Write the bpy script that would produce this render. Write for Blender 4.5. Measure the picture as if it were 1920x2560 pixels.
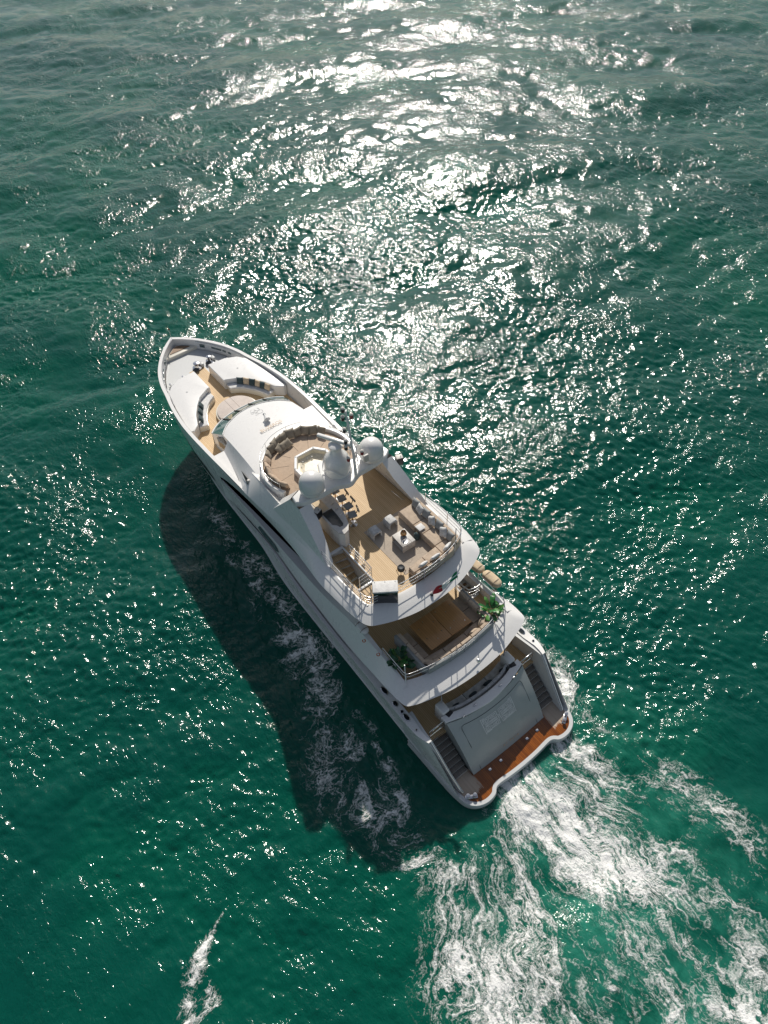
import bpy, bmesh, math, random
import numpy as np
from mathutils import Vector, Matrix

for _o in list(bpy.data.objects):
    bpy.data.objects.remove(_o, do_unlink=True)
SC = bpy.context.scene
COL = SC.collection
random.seed(7)
R = math.radians

# ------------------------------------------------------------------ camera
# World axes: X = yacht's bow, Y = port, Z = up, sea level z = 0 (metres).
PW, PH = 1920.0, 2560.0
F_PX, PITCH, ROLL, YAW = 1853.34, R(49.7803), R(-2.8938), R(-35.4404)
CAM = Vector((-7.2483, 12.4835, 34.9241))
_fw = Vector((math.cos(YAW) * math.cos(PITCH), math.sin(YAW) * math.cos(PITCH), -math.sin(PITCH)))
_rt = Vector((math.sin(YAW), -math.cos(YAW), 0))
_up = _rt.cross(_fw)
_r2 = math.cos(ROLL) * _rt + math.sin(ROLL) * _up
_u2 = -math.sin(ROLL) * _rt + math.cos(ROLL) * _up
cam_d = bpy.data.cameras.new('camera')
cam_d.sensor_fit = 'HORIZONTAL'
cam_d.sensor_width = 36.0
cam_d.lens = F_PX / PW * 36.0
cam_d.clip_start = 0.5
cam_d.clip_end = 6000
cam = bpy.data.objects.new('camera', cam_d)
COL.objects.link(cam)
m = Matrix((_r2, _u2, -_fw)).transposed().to_4x4()
m.translation = CAM
cam.matrix_world = m
SC.camera = cam

def at(px, py, z):
    """the point at height z that the photograph shows at pixel (px, py)"""
    d = _fw + (px - PW / 2) / F_PX * _r2 - (py - PH / 2) / F_PX * _u2
    return CAM + d * ((z - CAM.z) / d.z)

# ------------------------------------------------------------------ light
SUN_AZ, SUN_EL = R(-38.3), R(39.8)
world = bpy.data.worlds.new('World')
SC.world = world
world.use_nodes = True
wn = world.node_tree
wn.nodes.clear()
sky = wn.nodes.new('ShaderNodeTexSky')
sky.sky_type = 'NISHITA'
sky.sun_disc = False
sky.sun_elevation = SUN_EL
sky.sun_rotation = R(90) - SUN_AZ
sky.air_density = 1.0
sky.dust_density = 1.0
sky.ozone_density = 0.6
bg = wn.nodes.new('ShaderNodeBackground')
bg.inputs['Strength'].default_value = 0.080
wo = wn.nodes.new('ShaderNodeOutputWorld')
hs = wn.nodes.new('ShaderNodeHueSaturation')      # thin summer haze: a paler blue all over
hs.inputs['Saturation'].default_value = 0.66
wn.links.new(sky.outputs[0], hs.inputs['Color'])
wn.links.new(hs.outputs[0], bg.inputs[0])
wn.links.new(bg.outputs[0], wo.inputs[0])
sun_d = bpy.data.lights.new('sun', 'SUN')
sun_d.energy = 4.3
sun_d.angle = R(0.53)
sun_d.color = (1.0, 0.945, 0.86)
sun = bpy.data.objects.new('sun', sun_d)
COL.objects.link(sun)
_sd = Vector((math.cos(SUN_AZ) * math.cos(SUN_EL), math.sin(SUN_AZ) * math.cos(SUN_EL), math.sin(SUN_EL)))
sun.rotation_euler = _sd.to_track_quat('Z', 'Y').to_euler()
sun.location = _sd * 60
vs = SC.view_settings
SC.display_settings.display_device = 'sRGB'
vs.view_transform = 'Standard'
vs.look = 'None'
vs.exposure = 0.0
vs.gamma = 1.0
vs.use_curve_mapping = False
SC.render.engine = 'CYCLES'
SC.cycles.max_bounces = 6
SC.cycles.diffuse_bounces = 3
SC.cycles.glossy_bounces = 3
SC.cycles.transmission_bounces = 4
SC.cycles.caustics_reflective = False
SC.cycles.caustics_refractive = False
SC.cycles.sample_clamp_indirect = 3.0
SC.cycles.use_denoising = True

# ------------------------------------------------------------------ materials
MAT = {}
def nodes_of(name):
    mt = bpy.data.materials.new(name)
    mt.use_nodes = True
    MAT[name] = mt
    nt = mt.node_tree
    b = nt.nodes['Principled BSDF']
    return mt, nt, b
def N(nt, typ, **kw):
    n = nt.nodes.new(typ)
    for k, v in kw.items():
        if k.startswith('i_'):
            n.inputs[k[2:].replace('_', ' ')].default_value = v
        else:
            setattr(n, k, v)
    return n
def lk(nt, a, b): nt.links.new(a, b)
def math_n(nt, op, a, b=None, clamp=False):
    n = N(nt, 'ShaderNodeMath', operation=op, use_clamp=clamp)
    for i, v in enumerate((a, b)):
        if v is None: continue
        if isinstance(v, (int, float)): n.inputs[i].default_value = v
        else: lk(nt, v, n.inputs[i])
    return n.outputs[0]
def mixc(nt, fac, a, b, mode='MIX'):
    n = N(nt, 'ShaderNodeMix', data_type='RGBA', blend_type=mode)
    for s, v in ((n.inputs[0], fac), (n.inputs[6], a), (n.inputs[7], b)):
        if isinstance(v, (int, float)): s.default_value = v
        elif isinstance(v, tuple): s.default_value = v if len(v) == 4 else v + (1,)
        else: lk(nt, v, s)
    return n.outputs[2]
def ramp(nt, fac, lo, hi, smooth=True):
    n = N(nt, 'ShaderNodeMapRange', interpolation_type='SMOOTHSTEP' if smooth else 'LINEAR')
    lk(nt, fac, n.inputs[0])
    for i, v in ((1, lo), (2, hi)):
        if isinstance(v, (int, float)): n.inputs[i].default_value = v
        else: lk(nt, v, n.inputs[i])
    return n.outputs[0]
def coords(nt, kind='Object', scale=(1, 1, 1), rot=(0, 0, 0)):
    tc = N(nt, 'ShaderNodeTexCoord')
    mp = N(nt, 'ShaderNodeMapping')
    mp.inputs['Scale'].default_value = scale
    mp.inputs['Rotation'].default_value = rot
    lk(nt, tc.outputs[kind], mp.inputs[0])
    return mp.outputs[0]
def world_co(nt, scale=(1, 1, 1), rot=(0, 0, 0)):
    g = N(nt, 'ShaderNodeNewGeometry')
    mp = N(nt, 'ShaderNodeMapping')
    mp.inputs['Scale'].default_value = scale
    mp.inputs['Rotation'].default_value = rot
    lk(nt, g.outputs['Position'], mp.inputs[0])
    return mp.outputs[0]
def noise(nt, vec, scale, detail=3, rough=.5, dist=0.0, typ='FBM'):
    n = N(nt, 'ShaderNodeTexNoise', noise_type=typ)
    n.inputs['Scale'].default_value = scale
    n.inputs['Detail'].default_value = detail
    n.inputs['Roughness'].default_value = rough
    n.inputs['Distortion'].default_value = dist
    lk(nt, vec, n.inputs['Vector'])
    return n.outputs['Fac']
def bump(nt, h, dist, strength=1.0, normal=None):
    n = N(nt, 'ShaderNodeBump')
    n.inputs['Strength'].default_value = strength
    n.inputs['Distance'].default_value = dist
    lk(nt, h, n.inputs['Height'])
    if normal is not None: lk(nt, normal, n.inputs['Normal'])
    return n.outputs[0]
def simple(name, col, rough=.5, metal=0.0, var=.08, nscale=6.0, bmp=0.0, bscale=60.0, coat=0.0, spec=.5):
    mt, nt, b = nodes_of(name)
    w = world_co(nt)
    n = noise(nt, w, nscale, 4, .6)
    dark = tuple(c * (1 - var * 1.6) for c in col)
    lite = tuple(min(1, c * (1 + var)) for c in col)
    c = mixc(nt, ramp(nt, n, .3, .7), dark, lite)
    lk(nt, c, b.inputs['Base Color'])
    b.inputs['Roughness'].default_value = rough
    b.inputs['Metallic'].default_value = metal
    b.inputs['Specular IOR Level'].default_value = spec
    if coat:
        b.inputs['Coat Weight'].default_value = coat
        b.inputs['Coat Roughness'].default_value = .06
    if bmp:
        lk(nt, bump(nt, noise(nt, w, bscale, 2), bmp), b.inputs['Normal'])
    return mt
# ------------------------------------------------------------------ the sea
def foam_field(x, y):
    """Smooth foam amount and aeration over the water, laid down where the hull and propellers churn it."""
    foam = np.zeros_like(x); aer = np.zeros_like(x)
    def stroke(pts, w, amp, arr, soft=1.0):
        best = np.full_like(x, 1e9)
        for (x0, y0, w0), (x1, y1, w1) in zip(pts[:-1], pts[1:]):
            dx, dy = x1 - x0, y1 - y0
            L2 = dx * dx + dy * dy + 1e-9
            t = np.clip(((x - x0) * dx + (y - y0) * dy) / L2, 0, 1)
            d = np.hypot(x - (x0 + t * dx), y - (y0 + t * dy)) / (w0 + t * (w1 - w0))
            best = np.minimum(best, d)
        np.maximum(arr, amp * np.exp(-(best * .72) ** 2), out=arr)
    # propeller wash fanning out astern
    stroke([(-.2, .9, 1.0), (-2.2, .7, 1.7), (-4.4, .2, 2.0), (-6.2, -.5, 1.7)], 1, .90, foam)
    stroke([(-.3, 1.2, .8), (-1.8, .9, 1.1), (-3.6, .5, 1.5), (-5.2, .8, 1.4)], 1, .97, foam)
    stroke([(-.2, -2.4, .7), (-1.6, -2.0, 1.2), (-3.5, -1.7, 1.5)], 1, .80, foam)
    stroke([(-.6, 1.6, .8), (-2.4, 2.7, 1.3), (-4.8, 4.8, 1.8), (-5.8, 6.6, 1.9)], 1, .69, foam)
    stroke([(-1.8, 5.6, 1.0), (-3.4, 7.2, 1.2), (-4.8, 8.0, 1.4), (-7.2, 7.2, 1.6)], 1, .60, foam)
    stroke([(-3.8, 2.4, 1.8), (-7, 3.6, 2.2), (-10, 4.8, 2.4), (-13, 6, 2.6)], 1, .56, foam)
    stroke([(-6.6, -1.0, 1.4), (-7.8, 1.5, 1.5), (-9.6, 2.4, 1.5), (-13, 3.6, 1.6)], 1, .56, foam)
    stroke([(-7.6, .2, .5), (-9.5, .2, .6), (-11, .4, .7), (-13.5, .2, .8)], 1, .58, foam)
    stroke([(-10.4, -1.6, .9), (-13.5, -1.8, 1.2)], 1, .36, foam)
    # outer edge of the wash to starboard
    stroke([(.3, -3.5, .4), (-1.9, -4.3, .5), (-3.5, -4.9, .6), (-6.3, -5.4, .7), (-8.3, -5.3, .8), (-9.6, -4.6, .6)], 1, .39, foam)
    stroke([(-3, -3.2, 1.4), (-6, -3.4, 1.7), (-9, -2.8, 1.9)], 1, .33, foam)
    # wash along the hull
    stroke([(7.2, -5.3, .5), (4.2, -4.9, .7), (1.6, -4.4, .7), (.2, -3.9, .5)], 1, .66, foam)
    stroke([(23.5, 3.6, .3), (21.6, 4.1, .5), (18.6, 4.3, .8), (15.4, 4.1, .9), (11.5, 4.5, 1.2)], 1, .58, foam)
    stroke([(12, 4.5, 1.0), (9, 5.0, 1.2), (6.8, 6.0, 1.4), (4.2, 6.8, 1.3), (1.0, 6.5, 1.0), (-1.2, 6.2, .9)], 1, .58, foam)
    stroke([(6.2, 4.4, .25), (3.8, 5.0, .3), (1.4, 5.5, .3)], 1, .52, foam)
    stroke([(22.4, 3.7, .5), (21.6, 4.2, .7)], 1, .66, foam)
    # whitecaps
    stroke([(3.4, 14.4, .06), (2.7, 15.6, .18), (2.1, 16.5, .34), (1.4, 17.2, .4), (.6, 17.7, .4)], 1, .77, foam)
    stroke([(1.3, 16.3, .25), (.7, 16.5, .35)], 1, .85, foam)
    stroke([(24.8, -20.6, .5), (24.3, -19.4, .5)], 1, .5, foam)
    stroke([(51.2, -54.9, .5), (51.6, -53.6, .7)], 1, .62, foam)
    # bubbles carried under the surface
    stroke([(-.2, .4, 1.6), (-3, .2, 2.6), (-6, .6, 3.0), (-9, 1.8, 3.0), (-14, 2.4, 3.4)], 1, 1.0, aer)
    stroke([(-1, 2.4, 1.2), (-4.2, 4.6, 1.8), (-6, 6.6, 2.0)], 1, .45, aer)
    stroke([(0, -2.6, 1.2), (-4, -3, 2.4), (-9, -2.6, 3.0)], 1, .5, aer)
    # flow coordinates of the fan: distance from the stern and spread angle
    ox, oy = 2.6, .4
    rr = np.hypot(x - ox, y - oy); ph = np.arctan2(y - oy, -(x - ox))
    wake = np.clip((1.2 - x) / 2.0, 0, 1)
    return foam, aer, rr, ph, wake

def make_sea():
    rng = np.random.default_rng(11)
    T, n = 256.0, 2048
    k1 = np.fft.fftfreq(n, T / n) * 2 * np.pi
    KX, KY = np.meshgrid(k1, k1, indexing='ij')
    K = np.hypot(KX, KY); K[0, 0] = 1
    def band(lmin, lmax, wind, spread, rms_slope, p):
        th = np.arctan2(KY, KX) - wind
        L = 2 * np.pi / K
        amp = K ** (-p) * np.abs(np.cos(th / 2)) ** spread
        win = 1 / (1 + np.exp(-(L - lmin) / (lmin * .15))) / (1 + np.exp((L - lmax) / (lmax * .12)))
        amp = amp * win
        amp[0, 0] = 0
        ph = rng.normal(size=(n, n)) + 1j * rng.normal(size=(n, n))
        H = amp * ph
        h = np.fft.ifft2(H).real
        sl = np.sqrt(np.mean(np.gradient(h, T / n, axis=0) ** 2 + np.gradient(h, T / n, axis=1) ** 2))
        return h * (rms_slope / sl), H * (rms_slope / sl)
    wind = R(150.0)
    h1, H1 = band(5.0, 24.0, wind, 6, .066, 2.4)
    h2, H2 = band(.9, 4.5, wind + .35, 3, .098, 1.9)
    h3, H3 = band(.28, 1.0, wind - .3, 2, .165, 1.7)
    gust, _ = band(9.0, 45.0, wind + 1.2, 1, .1, 1.6)        # wind patches: ruffled and slick water
    gust = np.clip(.86 + .55 * gust / gust.std(), .25, 1.5)
    h3 = h3 * gust
    def chop(H, lam):
        dx = np.fft.ifft2(-1j * KX / K * H).real * lam
        dy = np.fft.ifft2(-1j * KY / K * H).real * lam
        return dx, dy
    cx, cy = chop(H1 + H2, 1.1)
    h = h1 + h2 + h3
    def samp(a, x, y):
        u = (x / T % 1) * n; v = (y / T % 1) * n
        i = np.floor(u).astype(int); j = np.floor(v).astype(int)
        fu, fv = u - i, v - j
        i0, j0, i1, j1 = i % n, j % n, (i + 1) % n, (j + 1) % n
        return (a[i0, j0] * (1 - fu) * (1 - fv) + a[i1, j0] * fu * (1 - fv) + a[i0, j1] * (1 - fu) * fv + a[i1, j1] * fu * fv)
    # a fan of cells that grow with distance from the yacht's quarter, out to the horizon
    cx0, cy0 = -7.5, 12.5
    fine = np.linspace(-62, 62, 960)
    rest = np.linspace(62, 298, 70)[1:-1]
    ang = np.radians(np.concatenate([fine, rest]) - 37.5)
    hgt = 34.0
    dep = np.linspace(R(89.2), R(9.0), 1160)
    rr = np.concatenate([hgt / np.tan(dep), np.geomspace(hgt / np.tan(R(9.0)), 5200, 60)[1:]])
    A, RR = np.meshgrid(ang, rr, indexing='ij')
    X = cx0 + RR * np.cos(A); Y = cy0 + RR * np.sin(A)
    fade = np.clip((420 - RR) / 220, 0, 1)
    foam, aer, fr, fph, wake = foam_field(X, Y)
    Z = samp(h, X, Y) * fade
    # calmer, flattened water right against the hull
    hx = np.clip((X - 0) / 31.0, 0, 1)
    near = np.exp(-(np.maximum(np.abs(Y) - 3.2, 0) / .8) ** 2) * np.exp(-(np.maximum(np.abs(X - 15) - 15, 0) / 1.6) ** 2)
    Z = Z * (1 - .75 * near)
    # turbulent lumps in the propeller wash
    t1 = samp(h3, X * 1.7 + 40, Y * 1.7 - 30) * .9 + samp(h2, X * 2.3, Y * 2.3 + 9) * .35
    Z += t1 * np.clip(foam - .35, 0, 1) * 1.1
    # the transverse mounds of the stern wave
    Z += .22 * aer * np.cos(np.clip(-X - 1.0, 0, 30) * 1.05) * np.exp(-np.clip(-X, 0, 50) / 9) * np.clip((.5 - X) / 1.5, 0, 1)
    X2 = X + samp(cx, X, Y) * fade * (1 - near); Y2 = Y + samp(cy, X, Y) * fade * (1 - near)
    na, nr = X.shape
    co = np.stack([X2, Y2, Z], -1).reshape(-1, 3)
    idx = np.arange(na * nr).reshape(na, nr)
    a = idx; b = np.roll(idx, -1, axis=0)
    q = np.stack([a[:, :-1], a[:, 1:], b[:, 1:], b[:, :-1]], -1).reshape(-1, 4)
    # centre cap
    c_id = len(co)
    co = np.vstack([co, [[cx0, cy0, 0]]])
    tri = np.stack([np.full(na, c_id), a[:, 0], b[:, 0]], -1)
    me = bpy.data.meshes.new('sea')
    nv = len(co); nq = len(q); ntri = len(tri)
    me.vertices.add(nv); me.vertices.foreach_set('co', co.astype(np.float32).ravel())
    me.loops.add(nq * 4 + ntri * 3)
    me.loops.foreach_set('vertex_index', np.concatenate([q.ravel(), tri.ravel()]).astype(np.int32))
    me.polygons.add(nq + ntri)
    st = np.concatenate([np.arange(nq) * 4, nq * 4 + np.arange(ntri) * 3]).astype(np.int32)
    me.polygons.foreach_set('loop_start', st)
    me.polygons.foreach_set('use_smooth', np.ones(nq + ntri, dtype=bool))
    me.update(calc_edges=True)
    for nm, arr in (('foam', foam), ('aer', aer), ('flow_r', fr), ('flow_a', fph), ('wake', wake)):
        at_ = me.attributes.new(nm, 'FLOAT', 'POINT')
        v = np.zeros(nv, np.float32); v[:-1] = arr.ravel()
        at_.data.foreach_set('value', v)
    o = bpy.data.objects.new('sea', me)
    COL.objects.link(o)
    o['kind'] = 'structure'
    o['label'] = 'green rippled sea with sun glitter and white wake'
    me.materials.append(sea_material())
    return o

def sea_material():
    mt, nt, b = nodes_of('sea_water')
    w = world_co(nt)
    at1 = N(nt, 'ShaderNodeAttribute', attribute_name='foam').outputs['Fac']
    at2 = N(nt, 'ShaderNodeAttribute', attribute_name='aer').outputs['Fac']
    # body colour of the water
    big = noise(nt, world_co(nt, (.03, .06, 1), (0, 0, R(30))), 1.0, 4, .55)
    body = mixc(nt, ramp(nt, big, .35, .65), SEA_A, SEA_B)
    cloud = noise(nt, w, .55, 4, .6, 1.2)
    aer = math_n(nt, 'MULTIPLY', at2, ramp(nt, cloud, .25, .7), True)
    body = mixc(nt, aer, body, (.026, .205, .142))
    # foam lace: warped ridges, denser where the foam amount is high
    wn_ = N(nt, 'ShaderNodeTexNoise')
    wn_.inputs['Scale'].default_value = .55; wn_.inputs['Detail'].default_value = 4
    lk(nt, w, wn_.inputs['Vector'])
    vs_ = N(nt, 'ShaderNodeVectorMath', operation='SUBTRACT'); lk(nt, wn_.outputs['Color'], vs_.inputs[0]); vs_.inputs[1].default_value = (.5, .5, .5)
    vm = N(nt, 'ShaderNodeVectorMath', operation='SCALE'); lk(nt, vs_.outputs[0], vm.inputs[0]); vm.inputs['Scale'].default_value = 2.6
    va = N(nt, 'ShaderNodeVectorMath', operation='ADD'); lk(nt, w, va.inputs[0]); lk(nt, vm.outputs[0], va.inputs[1])
    fr_ = N(nt, 'ShaderNodeAttribute', attribute_name='flow_r').outputs['Fac']
    fa_ = N(nt, 'ShaderNodeAttribute', attribute_name='flow_a').outputs['Fac']
    fw_ = N(nt, 'ShaderNodeAttribute', attribute_name='wake').outputs['Fac']
    cmb = N(nt, 'ShaderNodeCombineXYZ')
    lk(nt, math_n(nt, 'MULTIPLY', fr_, .42), cmb.inputs[0]); lk(nt, math_n(nt, 'MULTIPLY', fa_, 8.0), cmb.inputs[1])
    vm2 = N(nt, 'ShaderNodeVectorMath', operation='SCALE'); lk(nt, vs_.outputs[0], vm2.inputs[0]); vm2.inputs['Scale'].default_value = 2.2
    va2 = N(nt, 'ShaderNodeVectorMath', operation='ADD'); lk(nt, cmb.outputs[0], va2.inputs[0]); lk(nt, vm2.outputs[0], va2.inputs[1])
    mpn = N(nt, 'ShaderNodeMix', data_type='VECTOR')
    lk(nt, math_n(nt, 'MULTIPLY', fw_, .8), mpn.inputs[0]); lk(nt, va.outputs[0], mpn.inputs[4]); lk(nt, va2.outputs[0], mpn.inputs[5])
    wv = mpn.outputs[1]
    def ridge(scale, detail, rough, k):
        f = noise(nt, wv, scale, detail, rough)
        d = math_n(nt, 'ABSOLUTE', math_n(nt, 'SUBTRACT', f, .5))
        return math_n(nt, 'SUBTRACT', 1.0, math_n(nt, 'MULTIPLY', d, k), True)
    r1 = ridge(.75, 4, .58, 9.0)
    r2 = ridge(2.0, 4, .62, 7.0)
    r3 = ridge(4.2, 3, .6, 6.0)
    fine = noise(nt, w, 11.0, 3, .7)
    lump = noise(nt, wv, .55, 5, .66)
    lace = math_n(nt, 'MAXIMUM', r1, math_n(nt, 'MULTIPLY', r2, .88))
    lace = math_n(nt, 'MAXIMUM', lace, math_n(nt, 'MULTIPLY', r3, .74))
    lace = math_n(nt, 'ADD', lace, math_n(nt, 'MULTIPLY', math_n(nt, 'SUBTRACT', fine, .5), .7))
    gate = ramp(nt, at1, .06, .34)
    amt = math_n(nt, 'ADD', at1, math_n(nt, 'MULTIPLY', math_n(nt, 'SUBTRACT', lump, .5), 2.3))
    thr = math_n(nt, 'SUBTRACT', 1.10, amt)
    fm = ramp(nt, lace, thr, math_n(nt, 'ADD', thr, .62))
    fm = math_n(nt, 'POWER', fm, 1.3)
    fm = math_n(nt, 'MULTIPLY', fm, gate, True)
    col = mixc(nt, fm, body, (.88, .88, .85))
    lk(nt, col, b.inputs['Base Color'])
    rg = math_n(nt, 'ADD', math_n(nt, 'MULTIPLY', fm, .5), SEA_ROUGH)
    lk(nt, rg, b.inputs['Roughness'])
    b.inputs['IOR'].default_value = 1.333
    b.inputs['Specular IOR Level'].default_value = .45
    b.subsurface_method = 'BURLEY'
    lk(nt, math_n(nt, 'MULTIPLY', math_n(nt, 'SUBTRACT', 1.0, fm, True), .85), b.inputs['Subsurface Weight'])
    b.inputs['Subsurface Radius'].default_value = (.3, 1.0, .9)
    b.inputs['Subsurface Scale'].default_value = .4
    # ripples finer than the mesh
    n1 = noise(nt, world_co(nt, (1.0, 1.5, 1), (0, 0, R(-55))), 2.6, 2, .5, .5)
    n2 = noise(nt, world_co(nt, (1.0, 1.4, 1), (0, 0, R(-20))), 6.5, 2, .55, .4)
    patch = ramp(nt, noise(nt, world_co(nt, (1, 1.8, 1), (0, 0, R(20))), .16, 4, .6, .5), .36, .66)
    n2 = math_n(nt, 'MULTIPLY', n2, math_n(nt, 'ADD', math_n(nt, 'MULTIPLY', patch, .8), .35))
    n1 = math_n(nt, 'MULTIPLY', n1, math_n(nt, 'ADD', math_n(nt, 'MULTIPLY', patch, .85), .30))
    bn = bump(nt, n1, RIP1)
    bn = bump(nt, n2, RIP2, 1.0, bn)
    bn = bump(nt, math_n(nt, 'MULTIPLY', fm, math_n(nt, 'ADD', fine, .4)), .05, 1.0, bn)
    lk(nt, bn, b.inputs['Normal'])
    return mt
SEA_A, SEA_B = (.0002, .082, .051), (.0003, .060, .044)
SEA_ROUGH, RIP1, RIP2 = .10, .084, .022
sea = make_sea()
sea.location.z = .3            # the yacht's loaded waterline
# ------------------------------------------------------------------ surface materials
def gelcoat(name, col, rough=.28, dirt=.06):
    mt, nt, b = nodes_of(name)
    w = world_co(nt)
    n = noise(nt, w, 1.3, 5, .65, .6)
    st = noise(nt, world_co(nt, (5, 5, .6)), 1.0, 3, .6)
    f = math_n(nt, 'MULTIPLY', ramp(nt, n, .42, .75), ramp(nt, st, .35, .8))
    c = mixc(nt, f, col, tuple(x * (1 - dirt * 3) for x in col))
    lk(nt, c, b.inputs['Base Color'])
    lk(nt, math_n(nt, 'ADD', math_n(nt, 'MULTIPLY', n, .14), rough - .07), b.inputs['Roughness'])
    b.inputs['Coat Weight'].default_value = .25
    b.inputs['Coat Roughness'].default_value = .1
    return mt
gelcoat('gelcoat', (.75, .74, .72), .28, .02)
gelcoat('door_paint', (.36, .385, .375), .38, .06)
gelcoat('gelcoat_grey', (.56, .57, .565), .4, .03)
gelcoat('gelcoat_cream', (.74, .70, .60), .35, .05)
def teak(name, a, b_, seam, width=.085, rough=.6, wet=False, rot=0.0):
    mt, nt, b = nodes_of(name)
    w = world_co(nt, (1, 1, 1), (0, 0, rot))
    sp = N(nt, 'ShaderNodeSeparateXYZ'); lk(nt, w, sp.inputs[0])
    yy = math_n(nt, 'DIVIDE', sp.outputs[1], width)
    fr = math_n(nt, 'FRACT', yy)
    idx = math_n(nt, 'FLOOR', yy)
    edge = math_n(nt, 'ABSOLUTE', math_n(nt, 'SUBTRACT', fr, .5))
    sm = ramp(nt, edge, .40, .47)
    cv = N(nt, 'ShaderNodeCombineXYZ'); lk(nt, math_n(nt, 'MULTIPLY', sp.outputs[0], .35), cv.inputs[0]); lk(nt, math_n(nt, 'MULTIPLY', idx, 3.17), cv.inputs[1])
    pl = noise(nt, cv.outputs[0], 1.0, 2, .5)
    gr = noise(nt, world_co(nt, (3, 40, 3), (0, 0, rot)), 1.0, 4, .6)
    big = noise(nt, w, .7, 4, .6)
    f = math_n(nt, 'ADD', math_n(nt, 'MULTIPLY', pl, .55), math_n(nt, 'MULTIPLY', gr, .25))
    f = math_n(nt, 'ADD', f, math_n(nt, 'MULTIPLY', big, .3))
    c = mixc(nt, ramp(nt, f, .35, .75), a, b_)
    c = mixc(nt, math_n(nt, 'MULTIPLY', sm, .75), c, seam)
    if wet:
        # drying edge: the corners of the platform are dry and silver-grey
        g = world_co(nt)
        s2 = N(nt, 'ShaderNodeSeparateXYZ'); lk(nt, g, s2.inputs[0])
        ay = math_n(nt, 'ABSOLUTE', s2.outputs[1])
        jag = noise(nt, world_co(nt, (1.2, 9, 1)), 1.0, 4, .7)
        jg = math_n(nt, 'MULTIPLY', math_n(nt, 'SUBTRACT', jag, .5), .8)
        ex = math_n(nt, 'ADD', s2.outputs[0], jg)
        ey = math_n(nt, 'ADD', ay, math_n(nt, 'MULTIPLY', jg, .5))
        dry = math_n(nt, 'MULTIPLY', ramp(nt, ex, .30, .42), ramp(nt, ey, 2.28, 2.38))
        c = mixc(nt, dry, c, mixc(nt, ramp(nt, f, .3, .8), (.40, .31, .23), (.50, .41, .32)))
        lk(nt, math_n(nt, 'ADD', math_n(nt, 'MULTIPLY', dry, .45), .16), b.inputs['Roughness'])
    else:
        b.inputs['Roughness'].default_value = rough
    lk(nt, c, b.inputs['Base Color'])
    return mt
teak('teak', (.55, .37, .185), (.69, .50, .285), (.17, .11, .06))
teak('teak_cross', (.50, .34, .19), (.62, .45, .27), (.17, .11, .06), rot=R(90))
teak('teak_grey', (.15, .135, .115), (.21, .185, .16), (.05, .045, .04))
teak('teak_wet', (.12, .030, .004), (.32, .095, .011), (.03, .012, .006), wet=True)
teak('table_wood', (.36, .175, .062), (.50, .265, .10), (.28, .14, .05), .11, .3)
def fabric(name, col, var=.1, weave=.004):
    mt, nt, b = nodes_of(name)
    w = world_co(nt)
    n = noise(nt, w, 5.0, 4, .6)
    c = mixc(nt, ramp(nt, n, .3, .7), tuple(x * (1 - var) for x in col), tuple(x * (1 + var) for x in col))
    lk(nt, c, b.inputs['Base Color'])
    b.inputs['Roughness'].default_value = .9
    b.inputs['Specular IOR Level'].default_value = .2
    b.inputs['Sheen Weight'].default_value = .15
    wr = noise(nt, w, 7.0, 3, .6, 1.0)
    lk(nt, bump(nt, wr, .03, .5), b.inputs['Normal'])
    return mt
fabric('fabric_pad', (.50, .385, .285), .05)
fabric('fabric_taupe', (.50, .40, .305))
fabric('fabric_olive', (.27, .235, .185))
fabric('fabric_grey', (.30, .31, .305))
fabric('fabric_lightgrey', (.55, .545, .53), .18)
fabric('fabric_white', (.72, .71, .69), .08)
fabric('fabric_dark', (.030, .042, .048))
fabric('fabric_teal', (.055, .085, .09))
fabric('fabric_beige', (.60, .48, .33))
fabric('fabric_shell', (.62, .545, .49), .04)
fabric('rug', (.44, .375, .305), .05)
simple('steel', (.72, .72, .72), .16, 1.0, .04)
simple('glass_dark', (.012, .018, .022), .06, 0, .1, coat=.5)
simple('black', (.012, .012, .014), .4)
simple('black_gloss', (.010, .011, .013), .12, coat=.6)
simple('rubber', (.05, .055, .06), .6)
simple('seam_dark', (.045, .06, .062), .7)
simple('seam_brown', (.16, .12, .09), .8)
simple('paint_grey', (.42, .43, .43), .45)
simple('print_grey', (.55, .55, .54), .5)
simple('brown_paint', (.22, .13, .07), .5)
simple('red_paint', (.22, .015, .02), .4)
simple('orange_paint', (.55, .12, .03), .5)
simple('gold_print', (.55, .40, .26), .5)
simple('bronze', (.42, .25, .12), .2, 1.0)
simple('leaf_mid', (.022, .15, .030), .38, 0, .35, 9)
simple('leaf_light', (.075, .22, .045), .38, 0, .35, 9)
simple('leaf_dark', (.010, .075, .026), .38, 0, .3, 9)
simple('stem', (.42, .36, .20), .6)
simple('flag_green', (.0, .22, .10), .8)
simple('flag_white', (.72, .72, .70), .8)
simple('flag_red', (.42, .02, .03), .8)
simple('wet_counter', (.03, .036, .04), .12)
simple('stone', (.55, .52, .48), .5)
simple('tub', (.70, .635, .49), .3)
mt, nt, b = nodes_of('windscreen')
b.inputs['Base Color'].default_value = (.03, .11, .10, 1)
b.inputs['Roughness'].default_value = .05
b.inputs['Coat Weight'].default_value = 1
mt, nt, b = nodes_of('side_glass')
w_ = world_co(nt)
c_ = mixc(nt, ramp(nt, noise(nt, w_, 22, 4, .7), .42, .62), (.02, .06, .06), (.22, .27, .27))  # pale speckle painted into the glass as its reflection of sky and water
lk(nt, c_, b.inputs['Base Color']); b.inputs['Roughness'].default_value = .15

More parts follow.
